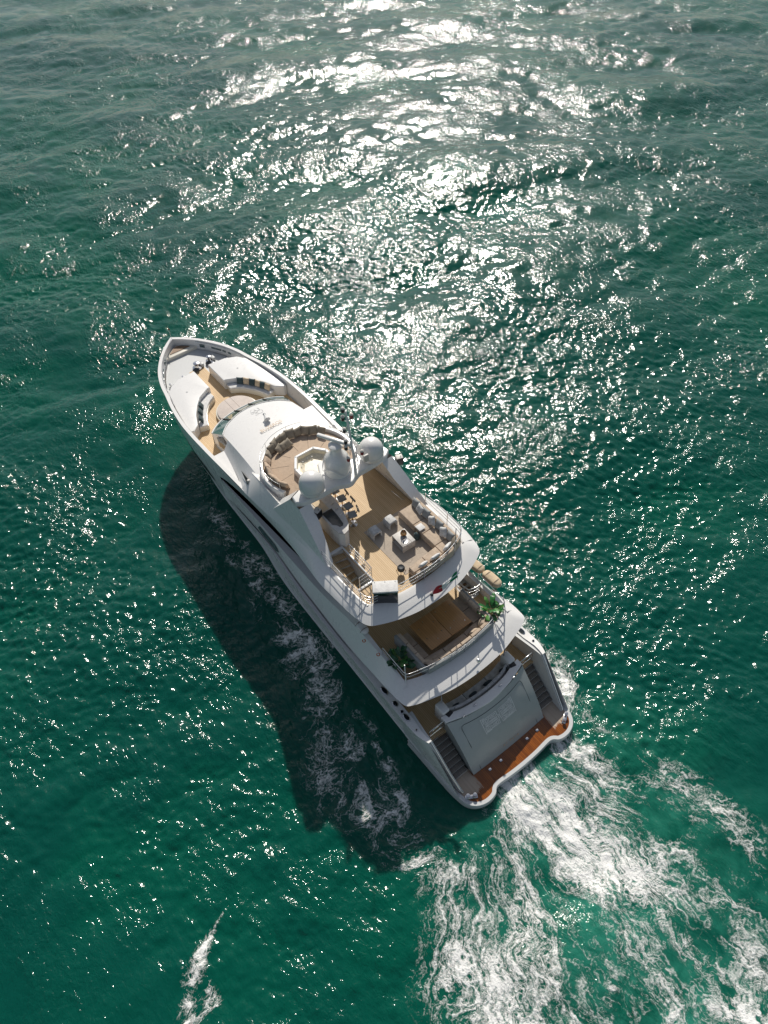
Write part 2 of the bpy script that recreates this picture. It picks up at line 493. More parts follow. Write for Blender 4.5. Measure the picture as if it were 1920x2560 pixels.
# ------------------------------------------------------------------ mesh helpers
def mesh_obj(name, v, f, mat, parent=None, smooth=None, mats=None):
    me = bpy.data.meshes.new(name)
    me.from_pydata([tuple(p) for p in v], [], f)
    me.update()
    return link(name, me, mat, parent, smooth, mats)
def link(name, me, mat, parent=None, smooth=None, mats=None):
    for mm in (mats or [mat]):
        me.materials.append(MAT[mm])
    if smooth is not None:
        me.polygons.foreach_set('use_smooth', [True] * len(me.polygons))
        me.set_sharp_from_angle(angle=R(smooth))
    o = bpy.data.objects.new(name, me)
    COL.objects.link(o)
    if parent is not None: o.parent = parent
    return o
def bm_obj(name, bm, mat, parent=None, smooth=None, recalc=True, mats=None):
    if recalc: bmesh.ops.recalc_face_normals(bm, faces=bm.faces)
    me = bpy.data.meshes.new(name)
    bm.to_mesh(me); bm.free()
    return link(name, me, mat, parent, smooth, mats)
def thing(name, label, cat, loc=(0, 0, 0), rz=0.0, group=None):
    o = bpy.data.objects.new(name, None)
    o.empty_display_size = .2
    COL.objects.link(o)
    o.location = loc; o.rotation_euler = (0, 0, rz)
    o['label'] = label; o['category'] = cat
    if group: o['group'] = group
    return o
def tag(o, label, cat, group=None):
    o['label'] = label; o['category'] = cat
    if group: o['group'] = group
    return o
def spl(pts, n):
    """Catmull-Rom through pts, resampled to n points of equal parameter (chord length)"""
    P = np.array(pts, float)
    d = np.r_[0, np.cumsum(np.linalg.norm(np.diff(P, axis=0), axis=1) ** .5 + 1e-6)]
    t = np.linspace(0, d[-1], n)
    ex = np.vstack([2 * P[0] - P[1], P, 2 * P[-1] - P[-2]])
    out = []
    for tt in t:
        i = min(max(np.searchsorted(d, tt, side='right') - 1, 0), len(P) - 2)
        u = (tt - d[i]) / (d[i + 1] - d[i])
        p0, p1, p2, p3 = ex[i], ex[i + 1], ex[i + 2], ex[i + 3]
        h0, h1 = d[i] - d[i - 1] if i > 0 else d[1] - d[0], d[i + 1] - d[i]
        h2 = d[i + 2] - d[i + 1] if i + 2 < len(d) else h1
        m1 = ((p2 - p1) / h1 * h0 + (p1 - p0) / h0 * h1) / (h0 + h1) * h1
        m2 = ((p3 - p2) / h2 * h1 + (p2 - p1) / h1 * h2) / (h1 + h2) * h1
        out.append((2 * u**3 - 3 * u**2 + 1) * p1 + (u**3 - 2 * u**2 + u) * m1 + (-2 * u**3 + 3 * u**2) * p2 + (u**3 - u**2) * m2)
    return np.array(out)
def byx(pts, xs):
    """interpolate a curve given as (x,y,z) monotone in x at the stations xs"""
    P = np.array(sorted(pts, key=lambda p: p[0]), float)
    S = spl(P, 220)
    xs = np.asarray(xs, float)
    return np.stack([xs, np.interp(xs, S[:, 0], S[:, 1]), np.interp(xs, S[:, 0], S[:, 2])], -1)
def grid_faces(rows, cols, base=0, flip=False, close=False):
    f = []
    for i in range(rows - 1):
        for j in range(cols if close else cols - 1):
            j2 = (j + 1) % cols
            q = (base + i * cols + j, base + i * cols + j2, base + (i + 1) * cols + j2, base + (i + 1) * cols + j)
            f.append(q[::-1] if flip else q)
    return f
def loft(name, rows, mat, parent, mirror=True, smooth=40, n=None):
    """skin between rows of equal length; mirror adds the starboard twin (same mesh only where the two meet on the centreline)"""
    if n: rows = [spl(r, n) for r in rows]
    A = np.concatenate([np.asarray(r, float) for r in rows])
    nr, nc = len(rows), len(rows[0])
    Am = A * [1, -1, 1]
    joined = mirror and np.min(np.abs(A[:, 1])) < 1e-3
    jobs = [[(A, False), (Am, True)]] if joined else ([[(A, False)], [(Am, True)]] if mirror else [[(A, False)]])
    out = None
    for job in jobs:
        bm = bmesh.new()
        for P, fl_ in job:
            bv = [bm.verts.new(p) for p in P]
            for q in grid_faces(nr, nc, 0, fl_):
                try: bm.faces.new([bv[i] for i in dict.fromkeys(q)])
                except ValueError: pass
        bmesh.ops.remove_doubles(bm, verts=bm.verts, dist=1e-4)
        o = bm_obj(name, bm, mat, parent, smooth)
        out = out or o
    return out
def both_poly(pl): return [(x, y) for x, y in pl] + [(x, -y) for x, y in reversed(pl) if abs(y) > 1e-6]
def prism(name, poly, z0, z1, mat, parent=None, bevel=0.0, seg=2, smooth=None):
    bm = bmesh.new()
    vs_ = [bm.verts.new((x, y, z0)) for x, y in poly]
    f = bm.faces.new(vs_)
    r = bmesh.ops.extrude_face_region(bm, geom=[f])
    for e in r['geom']:
        if isinstance(e, bmesh.types.BMVert): e.co.z = z1
    bmesh.ops.recalc_face_normals(bm, faces=bm.faces)
    if bevel:
        up = max(z0, z1)
        ed = [e for e in bm.edges if all(abs(v.co.z - up) < 1e-5 for v in e.verts)]
        bmesh.ops.bevel(bm, geom=ed, offset=bevel, segments=seg, affect='EDGES', profile=.6)
    return bm_obj(name, bm, mat, parent, 35 if smooth is None and bevel else smooth)
def prisms(name, polys, z0, z1, mat, parent=None):
    v, f = [], []
    for pl in polys:
        n = len(pl); b0 = len(v)
        v += [(x, y, z0) for x, y in pl] + [(x, y, z1) for x, y in pl]
        f += [tuple(b0 + n + i for i in range(n)), tuple(b0 + n - 1 - i for i in range(n))]
        f += [(b0 + i, b0 + (i + 1) % n, b0 + n + (i + 1) % n, b0 + n + i) for i in range(n)]
    bm = bmesh.new()
    bv = [bm.verts.new(p) for p in v]
    for q in f: bm.faces.new([bv[i] for i in q])
    return bm_obj(name, bm, mat, parent)
def box_bm(sx, sy, sz, bevel=0.0, seg=2, c=(0, 0, 0), rot=None):
    bm = bmesh.new()
    bmesh.ops.create_cube(bm, size=1.0)
    bmesh.ops.scale(bm, vec=(sx, sy, sz), verts=bm.verts)
    if bevel: bmesh.ops.bevel(bm, geom=list(bm.edges), offset=bevel, segments=seg, affect='EDGES', profile=.5)
    if rot is not None: bmesh.ops.rotate(bm, matrix=rot, verts=bm.verts, cent=(0, 0, 0))
    bmesh.ops.translate(bm, vec=c, verts=bm.verts)
    return bm
def box(name, c, s, mat, parent=None, bevel=0.0, rz=0.0, rot=None, seg=2):
    rt = rot if rot is not None else (Matrix.Rotation(rz, 3, 'Z') if rz else None)
    return bm_obj(name, box_bm(*s, bevel, seg, c, rt), mat, parent, 40 if bevel else None)
def tube_geo(path, r, seg=8, closed=False, caps=True):
    P = [Vector(p) for p in path]
    n = len(P); v = []; f = []
    up = Vector((0, 0, 1))
    for i, p in enumerate(P):
        a = P[i - 1] if (i > 0 or closed) else p
        c = P[(i + 1) % n] if (i < n - 1 or closed) else p
        t = (c - a).normalized() if (c - a).length > 1e-9 else up
        ref = up if abs(t.z) < .95 else Vector((1, 0, 0))
        s = t.cross(ref).normalized(); u = s.cross(t)
        rr = r[i] if isinstance(r, (list, tuple)) else r
        for k in range(seg):
            an = 2 * math.pi * k / seg
            v.append(tuple(p + s * (math.cos(an) * rr) + u * (math.sin(an) * rr)))
    rows = n + (1 if closed else 0)
    for i in range(rows - 1):
        for k in range(seg):
            k2 = (k + 1) % seg; i2 = (i + 1) % n
            f.append((i * seg + k, i * seg + k2, i2 * seg + k2, i2 * seg + k))
    if caps and not closed:
        f.append(tuple(range(seg))[::-1]); f.append(tuple((n - 1) * seg + k for k in range(seg)))
    return v, f
def tubes(name, paths, r, mat, parent=None, seg=8, closed=False):
    V, Fc = [], []
    for p in paths:
        v, f = tube_geo(p, r, seg, closed)
        b0 = len(V); V += v; Fc += [tuple(i + b0 for i in q) for q in f]
    bm = bmesh.new(); bv = [bm.verts.new(p) for p in V]
    for q in Fc: bm.faces.new([bv[i] for i in q])
    return bm_obj(name, bm, mat, parent, 50)
def lathe_bm(prof, seg=24, c=(0, 0, 0)):
    bm = bmesh.new(); rings = []
    for r, z in prof:
        if r < 1e-6: rings.append([bm.verts.new((c[0], c[1], c[2] + z))])
        else: rings.append([bm.verts.new((c[0] + r * math.cos(2 * math.pi * k / seg), c[1] + r * math.sin(2 * math.pi * k / seg), c[2] + z)) for k in range(seg)])
    for a, b in zip(rings[:-1], rings[1:]):
        for k in range(seg):
            k2 = (k + 1) % seg
            q = [a[k % len(a)], a[k2 % len(a)], b[k2 % len(b)], b[k % len(b)]]
            q = list(dict.fromkeys(q))
            if len(q) > 2: bm.faces.new(q)
    if len(rings[0]) > 1: bm.faces.new(rings[0][::-1])
    if len(rings[-1]) > 1: bm.faces.new(rings[-1])
    return bm
def lathe(name, prof, mat, parent=None, seg=24, c=(0, 0, 0), smooth=40):
    return bm_obj(name, lathe_bm(prof, seg, c), mat, parent, smooth)
def arc(cx, cy, r, a0, a1, n): return [(cx + r * math.cos(R(a0 + (a1 - a0) * i / (n - 1))), cy + r * math.sin(R(a0 + (a1 - a0) * i / (n - 1)))) for i in range(n)]
def pillow_mesh(w, h, t, k=9, pinch=.18, seed=0):
    """a stuffed cushion lying flat: w x h, thickness t, with drawn-in sides and pointed corners"""
    rnd = random.Random(seed)
    v, f = [], []
    def put(side):
        for i in range(k):
            for j in range(k):
                a = -1 + 2 * i / (k - 1); b = -1 + 2 * j / (k - 1)
                sx = a * (1 - pinch * .5 * (1 - b * b) * abs(a)); sy = b * (1 - pinch * .5 * (1 - a * a) * abs(b))
                z = ((1 - a ** 4) * (1 - b ** 4)) ** .55
                z *= 1 + rnd.uniform(-.10, .10) * (abs(a) < .9 and abs(b) < .9)
                v.append((sx * w / 2, sy * h / 2, side * z * t / 2))
    put(1); put(-1)
    f += grid_faces(k, k, 0, True) + grid_faces(k, k, k * k, False)
    bm = bmesh.new(); bv = [bm.verts.new(p) for p in v]
    for q in f: bm.faces.new([bv[i] for i in q])
    bmesh.ops.remove_doubles(bm, verts=bm.verts, dist=1e-4)
    bmesh.ops.recalc_face_normals(bm, faces=bm.faces)
    me = bpy.data.meshes.new('cushion'); bm.to_mesh(me); bm.free()
    me.polygons.foreach_set('use_smooth', [True] * len(me.polygons))
    return me
_pm = {}
def pillow(loc, face, lean, label, mat, group, size=.48, t=.18, roll=0.0, name='throw_cushion', w=None):
    """a cushion standing on its edge: face = heading it looks to (deg), lean = tilt back from upright (deg)"""
    key = (size, t, mat, w, len(_pm) % 3)
    if key not in _pm:
        me = pillow_mesh(w or size, size, t, seed=len(_pm) + 3)
        me.materials.append(MAT[mat]); _pm[key] = me
    o = bpy.data.objects.new(name, _pm[key])
    COL.objects.link(o)
    # local: +Z face normal, Y up of the cushion
    M = Matrix.Rotation(R(face), 4, 'Z') @ Matrix.Rotation(R(-lean), 4, 'Y') @ Matrix.Rotation(R(90), 4, 'Y') @ Matrix.Rotation(R(90 + roll), 4, 'Z')
    o.matrix_world = Matrix.Translation(loc) @ M
    return tag(o, label, 'cushion', group)
def text_mesh(name, s, size, mat, parent, M, depth=.004, spacing=1.0):
    cu = bpy.data.curves.new(name, 'FONT')
    cu.body = s; cu.size = size; cu.extrude = depth; cu.align_x = 'CENTER'; cu.align_y = 'CENTER'; cu.space_character = spacing
    tmp = bpy.data.objects.new('tmp', cu); COL.objects.link(tmp)
    dg = bpy.context.evaluated_depsgraph_get()
    me = bpy.data.meshes.new_from_object(tmp.evaluated_get(dg))
    bpy.data.objects.remove(tmp); bpy.data.curves.remove(cu)
    me.transform(M)
    me.materials.clear()
    return link(name, me, mat, parent)
def rail(name, path, parent, heights=(1.0,), posts=(), r=.022, foot=0.0, taper_end=True):
    """handrail along path of (x,y,z foot): one tube per height, posts at path indices; parts named rail / stanchion"""
    root = None
    top = [(x, y, z + heights[0]) for x, y, z in path]
    root = tubes(name, [top], r, 'steel', parent)
    for h in heights[1:]:
        tubes('rail', [[(x, y, z + h) for x, y, z in path]], r * .7, 'steel', root)
    for i in posts:
        x, y, z = path[i]
        tubes('stanchion', [[(x, y, z + foot), (x, y, z + heights[0])]], r * .95, 'steel', root)
    return root
# ------------------------------------------------------------------ the yacht: hull and superstructure
YA = thing('motor_yacht', 'white three-deck motor yacht with teak decks under way on the green sea', 'yacht')
ZM, ZU, ZS, ZF = 2.3, 4.4, 7.2, 5.4          # main, upper, sun and fore deck levels
KEEL = [(.6, 0, -.5), (10, 0, -.9), (25, 0, -.9), (30.2, 0, -.35)]
WL = [(.6, 3.15, -.15), (5, 3.2, -.15), (12, 3.05, -.15), (18, 2.7, -.15), (22, 2.2, -.15), (26, 1.35, -.15), (29, .45, -.15), (30.3, 0, -.15)]
R1 = [(.6, 3.5, .9), (3.6, 3.6, 1.3), (8.9, 3.55, 1.5), (11.6, 3.5, 1.5), (15.3, 3.4, 1.6), (17.7, 3.17, 2.0), (20.1, 3.06, 2.0), (22.6, 2.98, 2.1), (25, 2.72, 2.3), (28, 1.9, 2.5), (30, .8, 2.6), (31.1, 0, 2.7)]
HT = [(2.7, 3.62, 3.3), (3.2, 3.78, 3.27), (3.9, 3.82, 3.22), (5.1, 3.8, 3.2), (7, 3.78, 3.2), (9.2, 3.74, 3.2), (11.6, 3.68, 3.2), (14, 3.5, 3.15), (16, 3.27, 3.1), (18, 3.19, 3.05), (21, 3.15, 3.0)]
R2F = [(21, 3.15, 3.0), (22.6, 3.14, 3.0), (24.2, 3.1, 3.02), (26.5, 2.86, 3.05), (28.6, 2.38, 3.1), (30.2, 1.45, 3.15), (31.7, 0, 3.2)]
TMF = [(21, 3.34, 4.8), (24, 3.36, 4.8), (26.6, 3.1, 4.75), (28.6, 2.66, 4.7), (30.3, 1.8, 4.65), (31.6, .75, 4.6), (32.45, 0, 4.6)]
SH = [(18, 3.33, 6.5), (20, 3.4, 6.47), (22, 3.47, 6.42), (24, 3.48, 6.33), (25, 3.43, 6.28), (26.6, 3.22, 6.2), (28, 2.93, 6.12), (29, 2.73, 6.07), (30.2, 2.33, 6.02), (31.2, 1.78, 6.0), (32.1, 1.1, 6.0), (32.65, .55, 6.0), (33.1, 0, 6.0)]
n = 60
hull = loft('hull', [KEEL, WL, R1, HT[:-1] + R2F], 'gelcoat', YA, n=90)
xs = np.linspace(21, 33.1, 60)
SHF = [p for p in SH if p[0] > 21]; SHF = [tuple(byx(SH, [21.0])[0])] + SHF
topsides = loft('bow_topsides', [R2F, TMF, SHF], 'gelcoat', YA, n=50)
# transom plate behind the platform
prism('transom_plate', both_poly([(.62, 3.15), (1.1, 3.1)]), .1, .72, 'gelcoat_grey', YA)
# rubbing strake along the hull
for s in (1, -1):
    tubes('rubbing_strake', [[(x, s * (y + .02), z) for x, y, z in byx(R1, np.linspace(3.2, 30.4, 60))]], .045, 'gelcoat_grey', hull, 6)
# gunwale: the rail cap and the inner face of the bulwark, from the side decks round the bow
def inset(pts, d):
    P = spl(pts, 70); out = []
    for i, p in enumerate(P):
        a = P[max(i - 1, 0)]; c = P[min(i + 1, len(P) - 1)]
        t = c - a; nrm = np.array([-t[1], t[0], 0]); nrm /= np.linalg.norm(nrm) + 1e-9
        if nrm[1] > 0: nrm = -nrm
        q = p + nrm * d
        q[1] = max(q[1], 0.0)
        out.append(q)
    return np.array(out)
G0 = spl(SH, 70); G1 = inset(SH, .2)
Gd = inset(SH, .26); Gd[:, 2] = ZF - .02
cap = loft('gunwale_cap', [G0, G0 + [0, 0, .05], G1 + [0, 0, .05], G1], 'gelcoat', YA)
loft('bulwark_inside', [G1, Gd], 'gelcoat', YA)
# hull windows near the bow
ra, rb_ = spl(R2F, 50), spl(TMF, 50)
ii = [i for i in range(50) if 22.1 < ra[i, 0] < 28.9]
t1 = np.interp([ra[i, 0] for i in ii], [22.1, 22.8, 25.5, 27.5, 28.9], [.30, .66, .82, .76, .36])
wb0 = np.array([ra[i] * .74 + rb_[i] * .26 for i in ii]); wb1 = np.array([ra[i] * (1 - t) + rb_[i] * t for i, t in zip(ii, t1)])
for w_ in (wb0, wb1): w_[:, 1] += .03
loft('hull_window_band', [wb0, wb1], 'glass_dark', YA)
# main deck bulwark cap and inside face aft
H0 = byx(HT, np.linspace(2.7, 20.9, 60)); H1 = H0.copy(); H1[:, 1] -= np.interp(H0[:, 0], [2.7, 4, 8, 14, 21], [.18, .42, .40, .25, .1])
H2 = H1.copy(); H2[:, 2] = ZM - .02
loft('bulwark_cap', [H0, H0 + [0, 0, .04], H1 + [0, 0, .04], H1, H2], 'gelcoat', YA)
fl = [(5.95, .30, .13), (5.12, .19, .14), (4.62, .1, .1), (4.28, .26, .13), (3.52, .07, .07)]
for s in (1, -1):
    for x, a, b_ in fl:
        yc = float(np.interp(x, H0[:, 0], (H0[:, 1] + H1[:, 1]) / 2)); zc = float(np.interp(x, H0[:, 0], H0[:, 2])) + .05
        f_ = lathe('fairlead', [(1, 0), (1, .02), (.8, .03), (.78, .012), (0, .012)], 'steel', YA, 20, smooth=30)
        f_.location = (x, s * yc, zc); f_.scale = (a * .85, b_ * .85, 1)
        i_ = lathe('fairlead_opening', [(.76, .014), (.76, .02), (0, .02)], 'glass_dark', f_, 20, smooth=30)
# middle body above the bulwark gap
R2B = [(4.25, 3.6, 4.42), (5.2, 3.74, 4.36), (6.1, 3.72, 4.18), (7.2, 3.68, 3.95), (8.5, 3.66, 3.6), (9.6, 3.63, 3.5), (11.3, 3.55, 3.45), (13.6, 3.42, 3.35), (16, 3.2, 3.25), (18, 3.15, 3.2), (21.2, 3.17, 3.12)]
A_ = [(4.9, 3.1, 4.78), (6.2, 3.1, 4.92), (9, 3.15, 5.0), (11, 3.2, 4.7), (13, 3.15, 4.35), (15, 3.13, 4.22), (18.4, 3.1, 4.22), (20, 3.2, 4.5), (21.2, 3.36, 4.95)]
xs = np.linspace(4.9, 21.2, 60)
M0, M1 = byx(R2B, xs), byx(A_, xs)
Mm = (M0 + M1) / 2; Mm[:, 1] += .06 * np.sin(np.clip((xs - 4.9) / 16, 0, 1) * math.pi)
M2 = M1.copy(); M2[:, 1] -= np.interp(xs, [4.9, 9, 14, 21.2], [.06, .3, .45, .04]); M3 = M2.copy(); M3[:, 2] = np.interp(xs, [4.9, 9.4, 10.5, 21.2], [ZU - .02, ZU - .02, 3.3, 3.3])
loft('side_body', [M0, Mm, M1, M2, M3], 'gelcoat', YA)
Mi = M0.copy(); Mi[:, 1] -= .35; Mi[:, 2] += .05
loft('bulwark_gap_soffit', [M0, Mi], 'gelcoat', YA)
gx = np.linspace(7.6, 20.9, 50); k0 = byx(R2B, gx); k1 = k0.copy(); k1[:, 2] += np.interp(gx, [7.6, 9, 14, 19, 20.9], [.02, .13, .17, .16, .03]); k0[:, 1] += .02; k1[:, 1] += .035
loft('gap_shade_strip', [k0, k1], 'glass_dark', YA)  # dark strip painted as the shade line of the gap under the side body
# black sheet painting the shade in the gap between bulwark and side body
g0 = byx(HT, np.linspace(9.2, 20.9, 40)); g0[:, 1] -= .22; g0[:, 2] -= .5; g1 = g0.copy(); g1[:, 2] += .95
loft('bulwark_gap_shade_sheet', [g0, g1], 'black', YA)
# saloon wall of dark glass
def sal_poly(yw): return [(9.4, 1.7), (11.75, 1.7), (11.75, yw), (20.8, yw), (20.8, -yw), (9.4, -yw)]
prism('saloon_wall', sal_poly(2.6), 3.2, 6.5, 'glass_dark', YA)
prism('main_saloon_wall', both_poly([(8.2, 2.75), (20.8, 2.75)]), ZM, 3.2, 'glass_dark', YA)
# a glazed bulwark panel amidships
for s in (1, -1):
    gx = np.linspace(15.5, 17.75, 12)
    lo = byx(R2B, gx); hi = byx(A_, gx)
    a = np.interp(gx, [15.5, 15.9, 17.3, 17.75], [.55, .30, .30, .45]); b_ = np.interp(gx, [15.5, 15.8, 17.6, 17.75], [.60, .80, .80, .5])
    mid = .06 * np.sin(np.clip((gx - 4.9) / 16, 0, 1) * math.pi)
    def on(t):
        q = lo + (hi - lo) * t[:, None]; q[:, 1] += mid * (1 - np.abs(2 * t - 1)) + .025; q[:, 1] *= s; return q
    loft('side_glass_panel', [on(a), on(b_)], 'side_glass', YA, mirror=False)
# upper body wing: overhanging side that runs from the bow bulwark back into the sun deck
B_ = [(21.3, 3.4, 5.1), (20.3, 3.36, 5.5), (19, 3.30, 5.75), (17, 3.22, 5.9), (15, 3.22, 6.05), (13.5, 3.34, 6.4), (12, 3.5, 6.68), (10.5, 3.66, 6.9), (9.5, 3.62, 6.94), (8.74, 3.57, 6.95), (8.07, 3.5, 6.95), (7.5, 3.38, 6.95), (7.22, 3.18, 6.95)]
C_ = [(21.3, 3.45, 6.45), (20, 3.42, 6.48), (18, 3.35, 6.52), (15.6, 3.22, 6.62), (13.5, 3.12, 7.02), (12, 3.08, 7.26), (10, 3.06, 7.28), (9, 3.02, 7.28), (8.3, 2.97, 7.28), (7.95, 2.88, 7.28)]
xs = np.linspace(7.95, 21.3, 70)
b0, c0 = byx(B_, xs), byx(C_, xs)
bm_ = (b0 + c0) / 2; bm_[:, 1] += np.interp(xs, [8, 11, 15, 21], [.10, .12, .04, .02])
binn = b0.copy(); binn[:, 1] = 2.62; binn[:, 2] = np.maximum(b0[:, 2] - .15, 6.3)
loft('sundeck_wing', [binn, b0, bm_, c0], 'gelcoat', YA)
# smooth shoulder between wing and sun deck
D_ = [(19.4, 2.5, 6.98), (18.3, 2.55, 7.18), (17.3, 2.62, 7.42), (15.6, 2.72, 7.58), (14, 2.80, 7.72), (13, 2.82, 7.66), (12, 2.86, 7.46), (11, 2.88, 7.34), (10, 2.9, 7.31), (9, 2.88, 7.31), (8.3, 2.82, 7.31), (7.95, 2.74, 7.31)]
xs = np.linspace(7.95, 18.25, 60)
c1, d1 = byx(C_, xs), byx(D_, xs)
mid = (c1 + d1) / 2; mid[:, 2] += np.interp(xs, [8, 11, 14, 16.5, 18.25], [.03, .03, .06, .08, .0])
d2 = d1.copy(); d2[:, 2] = ZS - .05; d2[:, 1] -= .02
loft('sundeck_shoulder', [c1, mid, d1, d2], 'gelcoat', YA)
# sun deck stern fascia
def sym(pts): return [(x, y, z) for x, y, z in pts] + [(x, -y, z) for x, y, z in reversed(pts) if y > 1e-6]
def fascia(name, outer, top, inner_drop, mat='gelcoat', n=64, bulge=.0):
    o_, t_ = spl(sym(outer), n), spl(sym(top), n)
    m1 = o_ * .5 + t_ * .5; m1[:, 0] -= bulge; m1[:, 2] += .0
    under = o_.copy(); under[:, 0] += .5; under[:, 2] -= .02
    t2 = t_.copy(); t2[:, 0] += .16; t2[:, 1] *= .97
    t3 = t2.copy(); t3[:, 2] = inner_drop
    return loft(name, [under, o_, m1, t_, t2, t3], mat, YA, mirror=False)
fascia('sundeck_fascia', [(8.6, 3.57, 6.95), (8.07, 3.5, 6.95), (7.5, 3.38, 6.95), (7.22, 3.2, 6.95), (6.98, 2.75, 6.95), (6.76, 2.2, 6.95), (6.5, 1.2, 6.95), (6.42, 0, 6.95)],
       [(8.6, 3.0, 7.28), (8.2, 2.97, 7.28), (7.95, 2.88, 7.28), (7.82, 2.74, 7.28), (7.72, 2.45, 7.28), (7.58, 2.0, 7.28), (7.42, 1.1, 7.28), (7.36, 0, 7.28)], ZS - .05, bulge=.05)
fascia('upper_deck_fascia', [(5.3, 3.74, 4.36), (4.8, 3.72, 4.40), (4.27, 3.62, 4.45), (4.08, 3.3, 4.45), (3.94, 2.9, 4.45), (3.6, 1.5, 4.45), (3.5, 0, 4.45)],
       [(5.3, 3.12, 4.80), (5.1, 3.1, 4.77), (4.98, 3.05, 4.76), (4.9, 2.9, 4.76), (4.7, 2.3, 4.76), (4.5, 1.0, 4.76), (4.44, 0, 4.76)], ZU - .05, bulge=.06)
# deck slabs
prisms('sun_deck', [[(7.45, -1.0), (7.75, -2.6), (8.1, -2.84), (15.9, -2.84), (15.9, 1.8), (7.6, 1.8), (7.45, 1.0)], [(11.35, 1.8), (15.9, 1.8), (15.9, 2.84), (11.35, 2.84)], [(7.6, 1.8), (8.95, 1.8), (8.95, 2.82), (8.1, 2.82), (7.78, 2.6)], [(8.95, 2.56), (11.35, 2.56), (11.35, 2.84), (8.95, 2.82)]], 7.05, ZS, 'teak', YA)
prism('upper_deck', both_poly([(4.2, 0), (4.45, 1.8), (4.75, 3.0), (9.6, 3.15), ]), 4.12, ZU, 'teak', YA)
prism('main_deck', both_poly([(2.95, 0), (3.0, 2.3), (3.05, 3.45), (8.4, 3.52)]), 2.1, ZM, 'teak', YA)
prism('saloon_roof', [(7.4, -3.1), (7.4, 1.7), (11.4, 1.7), (11.4, 2.8), (15.2, 2.75), (15.2, -2.75), (9, -3.1)], 6.88, 7.04, 'gelcoat', YA)
prism('saloon_ceiling', both_poly([(11.8, 2.5), (17.2, 2.5)]), 6.52, 6.87, 'gelcoat', YA)
prism('upper_deck_soffit', both_poly([(3.9, 0), (4.1, 2.0), (4.4, 3.2), (9.4, 3.4)]), 4.02, 4.115, 'gelcoat', YA)

# ------------------------------------------------------------------ pilothouse
nu, nv_ = 25, 26
br = [(23.08, 0, 6.92), (23.0, .7, 6.92), (22.78, 1.3, 6.92), (22.48, 1.8, 6.91), (22.08, 2.2, 6.9)]
BR = spl(sym(br[::-1]), nu)          # from port to starboard
v = []
for i in range(nv_):
    t = i / (nv_ - 1)
    for j in range(nu):
        u = 1 - 2 * j / (nu - 1)
        x = BR[j, 0] * (1 - t) + 15.2 * t
        y = BR[j, 1] * (1 - t) + u * 2.62 * t if t < .5 else (BR[j, 1] * (1 - t) + u * 2.62 * t)
        z = 6.91 + .42 * math.sin(math.pi / 2 * min(1, t * 1.9)) - .10 * u * u * (.4 + t)
        if i == 0: z -= .05
        v.append((x, y, z))
roof = mesh_obj('pilothouse_roof', v, grid_faces(nv_, nu, 0, True), 'gelcoat', YA, 50)
tubes('roof_brow', [[tuple(p + np.array([.02, 0, -.05])) for p in BR]], .03, 'gelcoat', roof, 8)
# windscreen: curved panes between the brow and the sill
ft = [(24.0, 0, 6.28), (23.95, .75, 6.28), (23.78, 1.4, 6.28), (23.52, 1.95, 6.28), (23.18, 2.40, 6.28)]
FT = spl(sym(ft[::-1]), nu)
TP = BR + [0, 0, -.04]
pn = [0, 6, 10, 14, 18, 24]
for a, b_ in zip(pn[:-1], pn[1:]):
    seg = list(range(a, b_ + 1))
    def sh(Q, k0, k1):
        q = np.array([Q[k] for k in seg]); return q
    loft('windscreen_pane', [sh(TP, a, b_), sh(FT, a, b_)], 'windscreen', YA, mirror=False, smooth=60)
for k in pn[1:-1]:
    tubes('windscreen_mullion', [[tuple(TP[k] + np.array([.02, 0, .02])), tuple(FT[k] + np.array([.02, 0, .02]))]], .035, 'black', YA, 6)
tubes('windscreen_sill', [[tuple(p) for p in FT]], .05, 'gelcoat', YA, 8)
wf = FT.copy(); wf[:, 2] = ZF - .05; wf[:, 0] += .1
loft('pilothouse_front', [FT, wf], 'gelcoat', YA, mirror=False)
# side walls with a small window each side
re_ = np.array([v[i * nu] for i in range(nv_)], float)
R0 = byx([tuple(p) for p in re_], np.linspace(21.4, 22.08, 8))
F0 = R0.copy(); F0[:, 1] = 2.38; F0[:, 2] = ZF - .05
loft('pilothouse_side', [R0, F0], 'gelcoat', YA)
R0 = byx([tuple(p) for p in re_], np.linspace(18.2, 21.4, 24))
F0 = byx([(21.4, 2.62, 6.40), (20, 2.86, 6.43), (19, 3.08, 6.47), (18.2, 3.34, 6.52)], np.linspace(18.2, 21.4, 24))
m0 = R0 * .5 + F0 * .5
q1 = R0 * .75 + F0 * .25; q2 = R0 * .25 + F0 * .75
loft('pilothouse_shoulder', [R0, q1, m0, q2, F0], 'gelcoat', YA, smooth=60)
Rg = byx([tuple(p) for p in re_], np.linspace(15.3, 18.3, 16)); Dg = byx(D_, np.linspace(15.3, 18.3, 16)); Dg[:, 1] += .02; Dg[:, 2] += .004
Rg[:, 1] -= .15; Rg[:, 2] += .0
loft('roof_gusset', [Rg, Dg], 'gelcoat', YA)
for s in (1, -1):
    q = [(21.4, 2.36), (21.4, 3.28), (20, 3.24), (17.8, 3.2), (17.8, 2.4)]
    prism('side_deck_step', [(x, s * y) for x, y in (q if s < 0 else q[::-1])], 6.2, 6.41, 'gelcoat', YA)
    box('side_deck_bulkhead', (21.36, s * 2.83, 5.86), (.06, .92, 1.08), 'gelcoat', YA)
    mesh_obj('shoulder_end', [(21.4, s * 2.36, 6.40), (21.4, s * 2.62, 6.40), (21.4, s * float(m0[-1, 1]), float(m0[-1, 2])), tuple(R0[-1] * [1, s, 1])], [(0, 1, 2, 3)], 'gelcoat', YA)
